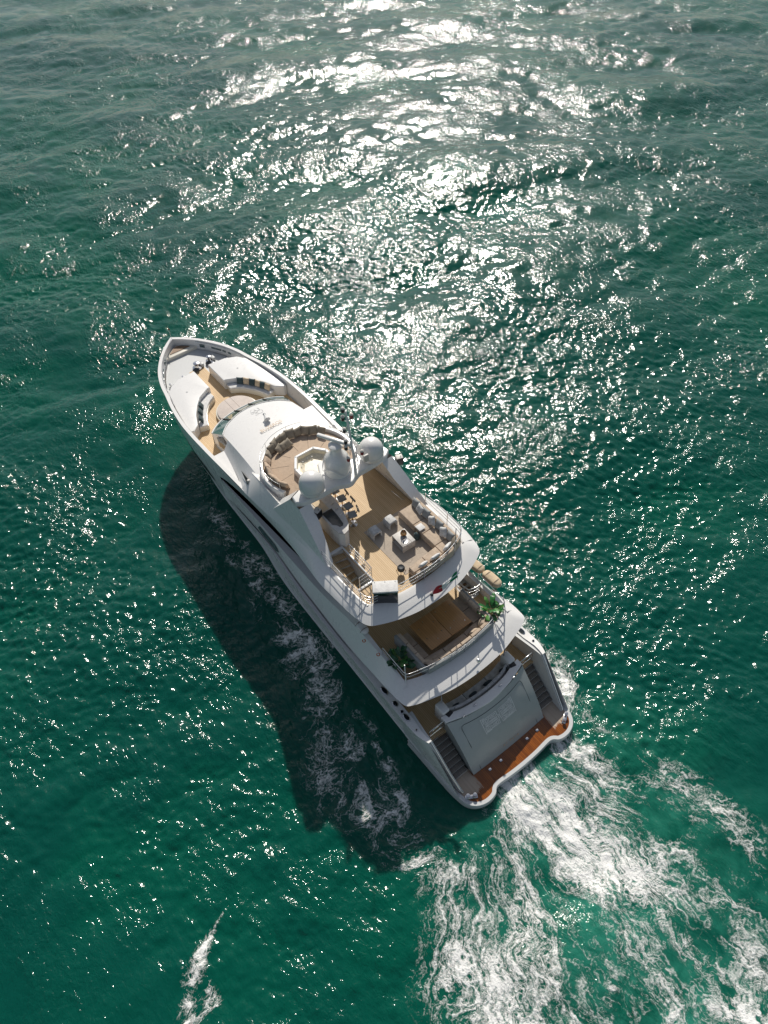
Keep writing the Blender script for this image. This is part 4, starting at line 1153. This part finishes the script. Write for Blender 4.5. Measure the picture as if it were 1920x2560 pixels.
tub = ring_loft('hot_tub', [(hexo, 7.5), (hexo, 7.9), ([(16.2 + (x - 16.2) * .97, y * .97) for x, y in hexo], 7.95), ([(16.2 + (x - 16.2) * .87, y * .87) for x, y in hexo], 7.95), (hexi, 7.9)], 'gelcoat', YA)
ring_loft('tub_shell', [(hexi, 7.9), ([(16.2 + (x - 16.2) * .8, y * .8) for x, y in hexo], 7.72), (hexm, 7.70), (hexl, 7.59)], 'tub', tub)
prism('tub_floor', hexl, 7.565, 7.592, 'tub', tub)
for x, y in hexo[:8]:
    lathe('tub_speaker', [(.05, 0), (.05, .012), (0, .014)], 'paint_grey', tub, 12, (16.2 + (x - 16.2) * .92, y * .92, 7.951))
for a in (-25, 0, 30, 60, 90):
    lathe('tub_jet', [(.03, 0), (.03, .02), (0, .02)], 'paint_grey', tub, 8, (16.25 + .62 * math.cos(R(a)), .62 * math.sin(R(a)), 7.71))
# low rail on the coaming, in two runs
for a0, a1 in ((-100, -47), (-42, 62), (66, 112)):
    P = [(CX + 2.39 * math.cos(R(a)), 2.39 * math.sin(R(a)) * 1.02, 7.74) for a in np.linspace(a0, a1, 15)]
    rail('sunpad_rail', P, YA, (.42,), (0, 5, 10, 14), .014)
# back bolsters and cushions round the pad
spc = [(112, .50, 'fabric_pad', 0), (100, .48, 'fabric_pad', 10), (90, .5, 'fabric_pad', -8), (79, .48, 'fabric_pad', 14), (68, .5, 'fabric_pad', -10), (57, .5, 'fabric_pad', 6), (45, .50, 'fabric_olive', -12), (31, .5, 'fabric_olive', 4), (22, .54, 'fabric_olive', -6), (14, .52, 'fabric_olive', 8), (5, .52, 'fabric_olive', -3), (-6, .55, 'fabric_olive', 0), (-18, .48, 'fabric_olive', 4), (-29, .5, 'fabric_olive', -5), (-41, .5, 'fabric_olive', 3), (-53, .5, 'fabric_olive', 0)]
ordn = ['first', 'second', 'third', 'fourth', 'fifth', 'sixth', 'seventh', 'eighth', 'ninth', 'tenth', 'eleventh', 'twelfth', 'thirteenth', 'fourteenth', 'fifteenth', 'sixteenth']
for k, (a, sz, mm, rl) in enumerate(spc):
    rr = 2.1
    pillow((CX + rr * math.cos(R(a)), rr * math.sin(R(a)), 7.58 + sz * .46), a + 180 + (-1) ** k * (6 + k * 5 % 9), 18 + k * 7 % 20, '%s cushion propped round the sun pad, %s from its port end' % ('beige' if mm == 'fabric_pad' else 'olive-grey', ordn[k]), mm, 'cushions round the sun pad', sz * 1.04, .21, rl, 'sunpad_cushion')
for k, (a, rr, rl, nm) in enumerate(((26, 1.72, 8, 'olive-grey loose cushion lying in front of the sun pad row, nearest port'), (17, 1.66, -6, 'olive-grey loose cushion leaning in front of the sun pad row, middle one'), (8, 1.62, 12, 'olive-grey loose cushion leaning in front of the sun pad row, nearest the hot tub'))):
    pillow((CX + rr * math.cos(R(a)), rr * math.sin(R(a)), 7.76), a + 180, 42, nm, 'fabric_olive', 'cushions round the sun pad', .5, .18, rl, 'sunpad_cushion')
# ------------------------------------------------------------------ sun deck: stairwell, bar, lounge
_before = set(bpy.data.objects)
TS = Vector((-.30, .20, 0))       # where the sun deck group stands
sw = box('stairwell_coaming', (10.45, 1.58, ZS + .06), (2.5, .07, .14), 'gelcoat', YA, .02)
box('stairwell_side', (10.45, 1.585, 6.1), (2.4, .02, 1.9), 'gelcoat', sw)
box('stairwell_side', (10.45, 2.375, 6.1), (2.4, .02, 1.9), 'gelcoat', sw)
box('stairwell_end', (11.66, 1.98, ZS + .02), (.16, .85, .1), 'gelcoat', sw, .02)
box('stairwell_end', (9.2, 1.98, ZS + .02), (.12, .85, .1), 'gelcoat', sw, .02)
stw = tubes('stair_string', [[(11.6, 2.36, 7.1), (9.3, 2.36, 4.9)]], .05, 'gelcoat', YA, 6)
for k in range(8):
    x0 = 11.52 - .27 * k; z0 = 6.97 - .25 * k
    # winding treads: wider at the outer side
    a = .13 if k < 3 else 0
    tb = prism('tread', [(x0 + .06 + a, 2.34), (x0 - .20 + a * .2, 2.34), (x0 - .20 - a * .6, 1.61), (x0 + .06 - a * .4, 1.61)], z0 - .05, z0, 'teak', stw)
    prism('riser', [(x0 + .10 + a, 2.34), (x0 + .065 + a, 2.34), (x0 + .065 - a * .4, 1.61), (x0 + .10 - a * .4, 1.61)], z0 - .05, z0 + .19, 'gelcoat', stw)
P = [(10.98, 1.58, ZS + .13), (10.4, 1.58, ZS + .13), (9.8, 1.58, ZS + .13), (9.25, 1.6, ZS + .13), (9.17, 1.9, ZS + .13), (9.15, 2.35, ZS + .13)]
rail('stairwell_railing', P, YA, (.86, .6, .34), (0, 3, 5), .02)
# bar counter with stools on its starboard side
bar = thing('bar', '', '', (0, 0, 0)); del bar['label']; del bar['category']; bar.name = 'bar_counter'; bar.parent = YA
ctr = [(14.45, .55), (13.6, .58), (12.6, .72), (11.95, .92), (11.62, 1.15), (11.55, 1.40), (11.75, 1.58), (12.2, 1.62), (13.2, 1.62), (14.45, 1.62)]
prism('counter_body', ctr, ZS + .005, ZS + 1.02, 'gelcoat', bar)
prism('counter_top', [(13.0 + (x - 13.0) * 1.03, 1.1 + (y - 1.1) * 1.08) for x, y in ctr], ZS + 1.022, ZS + 1.09, 'stone', bar, bevel=.02)
prism('counter_worktop', [(14.4, 1.12), (13.2, 1.12), (13.2, 1.58), (14.4, 1.58)], ZS + 1.092, ZS + 1.11, 'fabric_beige', bar)
prism('counter_sink', [(13.15, 1.02), (12.55, 1.05), (12.05, 1.12), (11.95, 1.2), (11.98, 1.36), (12.15, 1.42), (12.3, 1.56), (13.15, 1.57)], ZS + 1.092, ZS + 1.104, 'wet_counter', bar)
for x, y in ((13.35, .82), (12.95, .85), (12.55, .92)):
    box('napkin_clip', (x, y, ZS + 1.11), (.05, .16, .03), 'steel', bar, .005, R(20))
tubes('bar_foot_rail', [[(14.4, .45, ZS + .2), (13.5, .47, ZS + .2), (12.6, .6, ZS + .2)]], .02, 'steel', bar, 6)
def stool():
    t = thing('bar_stool', '', 'stool')
    lathe('base', [(.22, 0), (.22, .015), (.05, .05), (.03, .08)], 'steel', t, 20)
    lathe('column', [(.03, .06), (.03, .66)], 'bronze', t, 10)
    tubes('foot_ring', [[(.17 * math.cos(a), .17 * math.sin(a), .28) for a in np.linspace(0, 6.28, 17)]], .012, 'steel', t, 6)
    box('seat', (0, 0, .71), (.40, .40, .10), 'fabric_grey', t, .04, seg=3)
    tubes('back_post', [[(0, -.17, .7), (0, -.26, .86), (0, -.28, 1.0)]], .022, 'brown_paint', t, 6)
    box('backrest', (0, -.29, 1.02), (.44, .07, .13), 'fabric_olive', t, .03, seg=3)
    return t
def dup(root, loc, rz):
    r_ = root.copy(); COL.objects.link(r_); r_.location = loc; r_.rotation_euler = (0, 0, rz)
    for ch in root.children:
        c = ch.copy(); COL.objects.link(c); c.parent = r_
        for g in ch.children:
            d = g.copy(); COL.objects.link(d); d.parent = c
    return r_
s0 = stool()
for k, (x, y, rz) in enumerate(((14.28, .08, 6), (13.66, .10, 2), (13.06, .14, 10), (12.5, .30, -6))):
    o = s0 if k == 0 else dup(s0, (x, y, ZS), R(rz))
    o.location = (x, y, ZS); o.rotation_euler = (0, 0, R(rz - 12))
    o['label'] = ['grey bar stool nearest the radar arch, half hidden beneath it', 'grey bar stool second from the radar arch', 'grey bar stool third from the radar arch', 'grey bar stool at the rounded aft end of the bar'][k]
    o['group'] = 'stools along the bar'
# rug
rg = prism('deck_rug', [(11.75, .22), (8.55, .22), (8.55, -2.35), (11.75, -2.35)], ZS + .002, ZS + .012, 'rug', None)
tag(rg, 'large taupe rug under the lounge furniture on the sun deck', 'rug')
# low coffee table with folded sides
ct = thing('coffee_table', 'square pale low table on the sun deck rug', 'table', (10.0, -.83, ZS + .013), R(-2))
box('table_top', (0, 0, .44), (.88, .72, .05), 'stone', ct, .01)
box('side_panel', (-.42, 0, .21), (.04, .72, .415), 'stone', ct, .008)
box('side_panel', (.42, 0, .21), (.04, .72, .415), 'stone', ct, .008)
box('shelf', (0, 0, .06), (.79, .70, .03), 'stone', ct, .005)
tubes('inlay', [[(-.30 + .26 * math.cos(a) * (1.2 if a > 3 else .8), .08 + .24 * math.sin(a), .467) for a in np.linspace(.6, 5.2, 18)]], .005, 'seam_brown', ct, 4)
vs2 = thing('vase', 'bronze round vase standing on the coffee table', 'vase', (10.12, -.92, ZS + .479))
lathe('vase_body', [(.06, 0), (.12, .04), (.155, .12), (.14, .2), (.10, .25), (.115, .28), (.10, .275), (.085, .25), (.10, .2), (0, .1)], 'bronze', vs2, 24)
lathe('vase_foot', [(.08, 0), (.08, .012), (.06, .02)], 'steel', vs2, 16)
tr_ = thing('glass_tray', 'small clear glasses on a tray beside the vase', 'glassware', (9.82, -.78, ZS + .479))
lathe('tray', [(.14, 0), (.15, .012), (.13, .01), (0, .006)], 'steel', tr_, 20)
for dx, dy in ((-.04, .03), (.05, -.03), (.02, .07)): lathe('tumbler', [(.028, .012), (.035, .10), (.03, .1), (.024, .02), (0, .02)], 'steel', tr_, 10, (dx, dy, 0))
# poufs: curved plywood-like seats
def pouf(loc, rz, label):
    t = thing('pouf', label, 'stool', loc, rz, 'grey poufs on the sun deck rug')
    path = [(-.25, .0), (-.25, .30), (-.21, .36), (-.10, .385), (.10, .385), (.21, .36), (.25, .30), (.25, 0)]
    inn = [(.19, 0), (.19, .27), (.10, .32), (-.10, .32), (-.19, .27), (-.19, 0)]
    poly = path + inn
    v = [(x, -.25, z) for x, z in poly] + [(x, .25, z) for x, z in poly]
    n_ = len(poly)
    f = [tuple(range(n_)), tuple(range(2 * n_ - 1, n_ - 1, -1))] + [(i, n_ + i, n_ + (i + 1) % n_, (i + 1) % n_) for i in range(n_)]
    bm = bmesh.new(); bv = [bm.verts.new(p) for p in v]
    for q in f: bm.faces.new([bv[i] for i in q])
    bm_obj('pouf_shell', bm, 'fabric_lightgrey', t)
    box('pouf_pad', (0, 0, .395), (.42, .46, .03), 'fabric_lightgrey', t, .012)
pouf((11.28, -.09, ZS + .013), R(90), 'grey pouf nearer the stairwell on the sun deck')
pouf((11.34, -1.07, ZS + .013), R(92), 'grey pouf nearer the corner sofa on the sun deck')
# corner sofa: starboard run and stern run
so = thing('corner_sofa', 'large taupe corner sofa along the starboard and stern rails of the sun deck', 'sofa', (0, 0, ZS + .013))
so_x = lambda L: [(x + (.22 if x < 8.3 else 0), y) for x, y in L]
prism('sofa_base', so_x([(11.45, -1.66), (11.45, -2.78), (8.0, -2.78), (7.72, -2.0), (7.66, -.9), (7.7, .05), (8.55, .05), (8.62, -.9), (8.72, -1.66)]), .03, .24, 'fabric_taupe', so)
seats = [[(11.43, -1.68), (11.43, -2.48), (10.35, -2.48), (10.35, -1.68)], [(10.33, -1.68), (10.33, -2.48), (9.66, -2.48), (9.66, -1.68)], [(9.64, -1.68), (9.64, -2.48), (8.75, -2.48), (8.75, -1.68)], [(8.73, -1.68), (8.73, -2.48), (8.15, -2.48), (7.98, -1.95), (7.95, -1.68)], [(8.70, -1.66), (7.95, -1.66), (7.92, -.8), (8.62, -.8)], [(8.60, -.78), (7.92, -.78), (7.95, .03), (8.54, .03)]]
for q in seats: prism('seat_cushion', so_x(q), .242, .42, 'fabric_taupe', so, bevel=.045, seg=3)
prism('sofa_back', so_x([(11.45, -2.62), (11.45, -2.80), (8.0, -2.80), (7.66, -2.0), (7.60, -.9), (7.64, .06), (7.80, .06), (7.78, -.9), (7.84, -1.95), (8.12, -2.62)]), .242, .64, 'fabric_taupe', so, bevel=.06, seg=3)
lp = [(11.15, -2.50, 90, 'fabric_grey', .5, 'dark grey cushion at the forward end of the sun deck sofa'), (10.75, -2.42, 84, 'fabric_lightgrey', .48, 'pale grey cushion, second from the forward end of the sun deck sofa'), (10.35, -2.48, 92, 'fabric_grey', .5, 'grey cushion, third from the forward end of the sun deck sofa'), (9.85, -2.40, 82, 'fabric_lightgrey', .5, 'pale patterned cushion, fourth from the forward end of the sun deck sofa'), (9.42, -2.50, 90, 'fabric_grey', .5, 'grey cushion, fifth from the forward end of the sun deck sofa'), (8.98, -2.38, 80, 'fabric_lightgrey', .52, 'pale patterned cushion, sixth from the forward end of the sun deck sofa'), (8.6, -2.46, 85, 'fabric_grey', .5, 'grey cushion by the corner of the sun deck sofa, seventh from forward'), (8.22, -2.36, 60, 'fabric_olive', .5, 'taupe cushion tucked in the corner of the sun deck sofa'), (8.02, -1.95, 20, 'fabric_white', .46, 'white patterned cushion in the stern corner of the sun deck sofa'), (7.92, -1.15, 0, 'fabric_white', .5, 'white patterned cushion midway along the stern side of the sun deck sofa'), (7.94, -.45, 2, 'fabric_white', .44, 'white patterned cushion near the port end of the sun deck sofa')]
for k, (x, y, fc, mm, sz, lb) in enumerate(lp):
    pillow((x + (.2 if x < 8.1 else 0), y, ZS + .66), fc, 26, lb, mm, 'cushions on the sun deck sofa', sz, .17, 35 if mm == 'fabric_lightgrey' and k in (3, 5) else 5 * (-1) ** k)
sdt = thing('side_table', 'small white square side table pulled over the sun deck sofa seat', 'table', (9.98, -1.74, ZS + .013))
box('top', (0, -.08, .50), (.36, .36, .025), 'fabric_white', sdt, .006)
tubes('frame', [[(.15, .12, .49), (.15, .12, .012), (.15, -.02, .012)]], .012, 'black', sdt, 6)
tubes('frame', [[(-.15, .12, .49), (-.15, .12, .012), (-.15, -.02, .012)]], .012, 'black', sdt, 6)
lan = thing('lantern', 'dark lantern on the rug beside the sofa and coffee table', 'lantern', (9.86, -1.50, ZS + .013))
lathe('lantern_body', [(.13, 0), (.15, .05), (.15, .3), (.10, .38), (.03, .42), (0, .42)], 'fabric_teal', lan, 18)
tubes('lantern_handle', [[(.1 * math.cos(a), 0, .4 + .12 * math.sin(a)) for a in np.linspace(0, 3.14, 9)]], .008, 'bronze', lan, 5)
# round dark stool-pot beside the sofa end
rp = thing('dark_pot', 'dark round pot on a three-legged stand by the port end of the sofa', 'pot', (8.78, .30, ZS))
lathe('pot_body', [(.10, .18), (.17, .25), (.18, .38), (.14, .46), (.12, .44), (0, .40)], 'rubber', rp, 20)
for a in (20, 140, 260): tubes('leg', [[(.10 * math.cos(R(a)), .10 * math.sin(R(a)), .22), (.26 * math.cos(R(a)), .26 * math.sin(R(a)), .0)]], .014, 'bronze', rp, 5)
# barbecue cabinet at the port stern corner
ga = math.atan2(-.93, -.64)
gl = thing('barbecue_cabinet', 'black cabinet with a white lid at the port stern corner of the sun deck', 'cabinet', (8.12, 1.70, ZS), ga)
box('cabinet_body', (0, -.02, .42), (1.08, .56, .82), 'black_gloss', gl, .02)
box('cabinet_lid', (0, .0, .885), (1.12, .60, .10), 'fabric_white', gl, .02)
box('lid_edge', (0, -.305, .86), (1.10, .012, .03), 'paint_grey', gl)
for dx in (-.45, 0, .45): lathe('lid_catch', [(.025, .936), (.025, .95), (0, .952)], 'paint_grey', gl, 10, (dx, .24, 0))
dr = tubes('deck_hoop', [[(13.0, -2.45, ZS + .002), (12.5, -2.48, ZS + .012), (12.2, -2.5, ZS + .012), (12.17, -2.6, ZS + .012)]], .014, 'steel', YA, 5)

for o in [o for o in bpy.data.objects if o not in _before]:
    if o.parent is None or o.parent in _before: o.location = o.location + TS

# ------------------------------------------------------------------ upper deck: dining
dt = thing('dining_table', 'long brown varnished dining table in two halves on the upper deck', 'table', (6.2, 0, ZU))
for x0, x1, y0, y1 in ((-.80, .82, .015, 1.22), (-.80, .82, -1.22, -.015)):
    box('table_half', ((x0 + x1) / 2, (y0 + y1) / 2, .73), (x1 - x0, y1 - y0, .05), 'table_wood', dt, .012)
for y in (-.6, .6): box('pedestal', (0, y, .35), (.5, .35, .70), 'black', dt, .03)
for k in range(6):
    for sx in (-1, 1): box('place_clip', (sx * (.30 if k % 2 else .55) + .05 * (k % 3), -1.0 + .4 * k, .762), (.05, .03, .012), 'steel', dt)
us = thing('dining_sofa', 'U-shaped padded dining sofa round the stern side of the table', 'sofa', (0, 0, ZU))
so_ = [(7.02, 1.98), (6.9, 2.06), (4.95, 2.06), (4.76, 1.9), (4.66, .9), (4.62, 0)]
si_ = [(7.02, 1.38), (6.9, 1.34), (5.45, 1.34), (5.36, 1.3), (5.33, .9), (5.32, 0)]
def ringpoly(o_, i_): return [p for p in o_] + [(x, -y) for x, y in o_[::-1] if y > 0] + [(x, -y) for x, y in i_ if y > 0] + [p for p in i_[::-1]]
prism('sofa_base', ringpoly(so_, si_), .01, .30, 'fabric_taupe', us)
for s in (1, -1):
    for x0, x1 in ((6.98, 6.22), (6.20, 5.42)):
        prism('seat_cushion', [(x0, s * 1.36), (x1, s * 1.36), (x1, s * 1.86), (x0, s * 1.86)][::s], .302, .44, 'fabric_taupe', us, bevel=.04)
    prism('seat_cushion', [(5.40, s * 1.28), (5.33, s * .66), (4.86, s * .66), (4.92, s * 1.40), (5.05, s * 1.86), (5.40, s * 1.86)][::s], .302, .44, 'fabric_taupe', us, bevel=.04)
    for x0, x1 in ((6.98, 6.35), (6.33, 5.72), (5.70, 5.12)):
        prism('back_cushion', [(x0, s * 1.80), (x1, s * 1.80), (x1, s * 1.97), (x0, s * 1.97)][::s], .30, .84, 'fabric_taupe', us, bevel=.06, seg=3)
    prism('sofa_shell', [(7.04, s * 1.96), (5.0, s * 1.96), (4.86, s * 1.86), (4.80, s * 1.93), (4.96, s * 2.10), (7.04, s * 2.10)][::s], .1, .80, 'fabric_grey', us, bevel=.04)
prism('seat_cushion', [(5.31, .64), (5.31, -.64), (4.84, -.64), (4.84, .64)], .302, .44, 'fabric_taupe', us, bevel=.04)
for y0, y1 in ((1.85, 1.25), (1.23, .63), (.61, .01), (-.01, -.61), (-.63, -1.23), (-1.25, -1.85)):
    xm = lambda y: 4.68 + .05 * abs(y) ** 1.6
    prism('back_cushion', [(xm(y0), y0), (xm(y1), y1), (xm(y1) + .17, y1), (xm(y0) + .17, y0)], .30, .84, 'fabric_taupe', us, bevel=.06, seg=3)
xm = lambda y: 4.56 + .05 * abs(y) ** 1.6
ys = np.linspace(1.95, -1.95, 15)
prism('sofa_shell', [(xm(y), y) for y in ys] + [(xm(y) + .11, y) for y in ys[::-1]], .1, .80, 'fabric_grey', us, bevel=.04)
pillow((5.12, 1.66, ZU + .60), -40, 55, 'taupe cushion lying in the port corner of the dining sofa', 'fabric_taupe', 'cushions on the dining sofa', .48, .17)
pillow((5.14, -1.60, ZU + .64), 45, 35, 'taupe cushion in the starboard corner of the dining sofa', 'fabric_taupe', 'cushions on the dining sofa', .46, .17)
pillow((5.02, -.95, ZU + .62), 0, 30, 'taupe cushion on the stern side of the dining sofa, starboard of centre', 'fabric_taupe', 'cushions on the dining sofa', .44, .16, 8)
# potted plants: broad upright leaves
def leaf_mesh(L, Wd, bend, seed):
    rnd = random.Random(seed); v = []; n_ = 7
    for i in range(n_):
        t = i / (n_ - 1)
        w = Wd * math.sin(math.pi * min(1, .06 + t * .94)) ** .75 * (1 - .25 * t)
        x = L * t * math.cos(bend * t); z = L * t * math.sin(1.15 - bend * t)
        for k in (-1, 0, 1):
            v.append((x, k * w / 2, z - .12 * w * (0 if k else 1)))
    me = bpy.data.meshes.new('leaf'); me.from_pydata(v, [], grid_faces(n_, 3)); me.update()
    me.polygons.foreach_set('use_smooth', [True] * len(me.polygons))
    return me
def plant(loc, label, seed, nl, spread, mats, h=1.0):
    t = thing('potted_plant', label, 'plant', loc, 0, 'potted plants on the upper deck')
    lathe('pot', [(.14, 0), (.20, .04), (.22, .30), (.20, .31), (.18, .27), (0, .27)], 'black', t, 18)
    rnd = random.Random(seed)
    ms = {}
    for k in range(nl):
        mm = rnd.choice(mats); key = (mm, k % 3)
        if key not in ms:
            me = leaf_mesh(.52 + .12 * (k % 3), .20 + .04 * (k % 3), .7 + .25 * (k % 3), k); me.materials.append(MAT[mm]); ms[key] = me
        a = 2.4 * k + rnd.uniform(-.4, .4); st = h * rnd.uniform(.25, .85); rr = spread * rnd.uniform(.2, 1)
        bx, by, bz = rr * math.cos(a), rr * math.sin(a), .3 + st
        if k % 2 == 0: tubes('stem', [[(0, 0, .27), (bx * .4, by * .4, .3 + st * .6), (bx, by, bz)]], .012, 'stem', t, 5)
        o = bpy.data.objects.new('leaf', ms[key]); COL.objects.link(o); o.parent = t
        o.location = (bx, by, bz); o.rotation_euler = (rnd.uniform(-.3, .3), rnd.uniform(-.35, .5), a + rnd.uniform(-.5, .5))
        sc_ = rnd.uniform(.7, 1.1); o.scale = (sc_, sc_, sc_)
plant((5.25, -2.35, ZU), 'tall green leafy plant in the sunny starboard corner of the upper deck', 5, 26, .42, ['leaf_mid', 'leaf_mid', 'leaf_light'], .95)
plant((5.95, 2.62, ZU), 'dark green leafy plant on the shaded port side of the upper deck', 9, 30, .36, ['leaf_dark', 'leaf_mid', 'leaf_dark', 'leaf_light'], .75)
# starboard stair down from the upper deck, inside a chrome guard
sg = [(7.5, -2.15, ZU), (7.0, -2.12, ZU), (6.72, -2.2, ZU), (6.62, -2.5, ZU), (6.62, -2.85, ZU)]
rail('stair_guard', sg, YA, (.92, .66, .40), (0, 2, 4), .022)
sh_ = prism('stair_hatch', [(7.9, -2.2), (6.72, -2.2), (6.72, -2.92), (7.9, -2.92)], ZU + .002, ZU + .012, 'stone', YA)
for k in range(3): box('tread', (6.92 + .3 * k, -2.56, ZU + .02), (.16, .5, .014), 'brown_paint', sh_, .004)
box('hatch_sill', (6.68, -2.52, ZU + .03), (.1, .78, .06), 'gelcoat', sh_, .015)
box('stair_panel', (7.62, -2.17, ZU + .45), (.06, .06, .9), 'gelcoat', YA, .02)
# life-raft pods and bags on the side body
def raft(loc, L_, w, h, rz, label, mat, name='life_raft', n_=16):
    t = thing(name, label, 'life raft', loc, rz)
    bm = bmesh.new(); rings = []
    for i in range(n_):
        u = -1 + 2 * i / (n_ - 1); k = max(0.02, 1 - abs(u) ** 4) ** .5
        rings.append([bm.verts.new((u * L_ / 2, w / 2 * k * math.copysign(abs(math.cos(a)) ** .6, math.cos(a)), h * .5 + h / 2 * k * math.copysign(abs(math.sin(a)) ** .6, math.sin(a)))) for a in np.linspace(0, 2 * math.pi, 17)[:-1]])
    for a, b in zip(rings[:-1], rings[1:]):
        for k in range(16): bm.faces.new([a[k], a[(k + 1) % 16], b[(k + 1) % 16], b[k]])
    bm.faces.new(rings[0][::-1]); bm.faces.new(rings[-1])
    bm_obj('cover', bm, mat, t, 60)
    for u in (-.25, .25): tubes('strap', [[(u * L_, (w / 2 + .01) * math.cos(a), h * .5 + (h / 2 + .012) * math.sin(a)) for a in np.linspace(0, 3.14, 13)]], .014, 'seam_brown', t, 5)
    return t
raft((7.55, -3.44, 5.12), .95, .50, .34, R(4), 'beige covered raft pack on the starboard upper deck rail, forward one', 'fabric_beige')
raft((6.5, -3.50, 5.12), 1.15, .52, .36, R(2), 'beige covered raft pack on the starboard upper deck rail, aft one', 'fabric_beige')
raft((8.35, 2.98, 5.06), .85, .42, .26, R(-2), 'white raft pack on the port side by the upper deck, half in sunlight', 'fabric_white')
for (x, y) in ((6.02, -3.25), (7.72, 3.32), (6.75, 3.24)):
    tubes('lifebuoy_line', [[(x + .07 * math.cos(a), y + .07 * math.sin(a), 5.14) for a in np.linspace(0, 5.8, 12)]], .022, 'orange_paint', YA, 6)

# ------------------------------------------------------------------ fore deck cushions
for k, (x, y, fc, mm) in enumerate(((26.45, -1.28, 130, 'fabric_teal'), (26.16, -1.56, 128, 'fabric_beige'), (25.86, -1.78, 122, 'fabric_teal'), (25.52, -1.98, 118, 'fabric_beige'), (25.2, -2.12, 115, 'fabric_teal'), (24.9, -2.26, 112, 'fabric_beige'))):
    pillow((x, y, 6.02), fc, 24, '%s cushion on the starboard foredeck bench, %s from the bow' % ('dark teal' if mm == 'fabric_teal' else 'beige', ordn[k]), mm, 'cushions on the foredeck benches', .44, .16, 4 * (-1) ** k)
for k, (x, y, fc) in enumerate(((25.95, 1.66, 232), (25.5, 1.94, 238), (24.95, 2.2, 244))):
    pillow((x, y, 6.02), fc, 26, 'dark teal cushion on the port foredeck bench, %s from the bow' % ordn[k], 'fabric_teal', 'cushions on the foredeck benches', .44, .16, 5 * (-1) ** k)
jf = thing('bow_pennant', 'small red pennant on the staff at the very bow', 'flag', (33.05, 0, 6.9))
v = [(-.0, 0, 0), (.02, 0, -.22), (-.28, -.12, -.10), (-.16, -.04, .0), (-.14, -.03, -.2)]
v = [(0, 0, .0), (0, 0, -.2), (-.13, .03, -.19), (-.13, .03, -.01), (-.28, -.02, -.10)]
mesh_obj('pennant_cloth', v + [(a, b + .006, c) for a, b, c in v], [(0, 1, 2, 3), (3, 2, 4), (8, 7, 6, 5), (9, 7, 8)], 'orange_paint', jf)
lathe('pennant_clip', [(.012, -.22), (.012, .03), (0, .04)], 'steel', jf, 8)
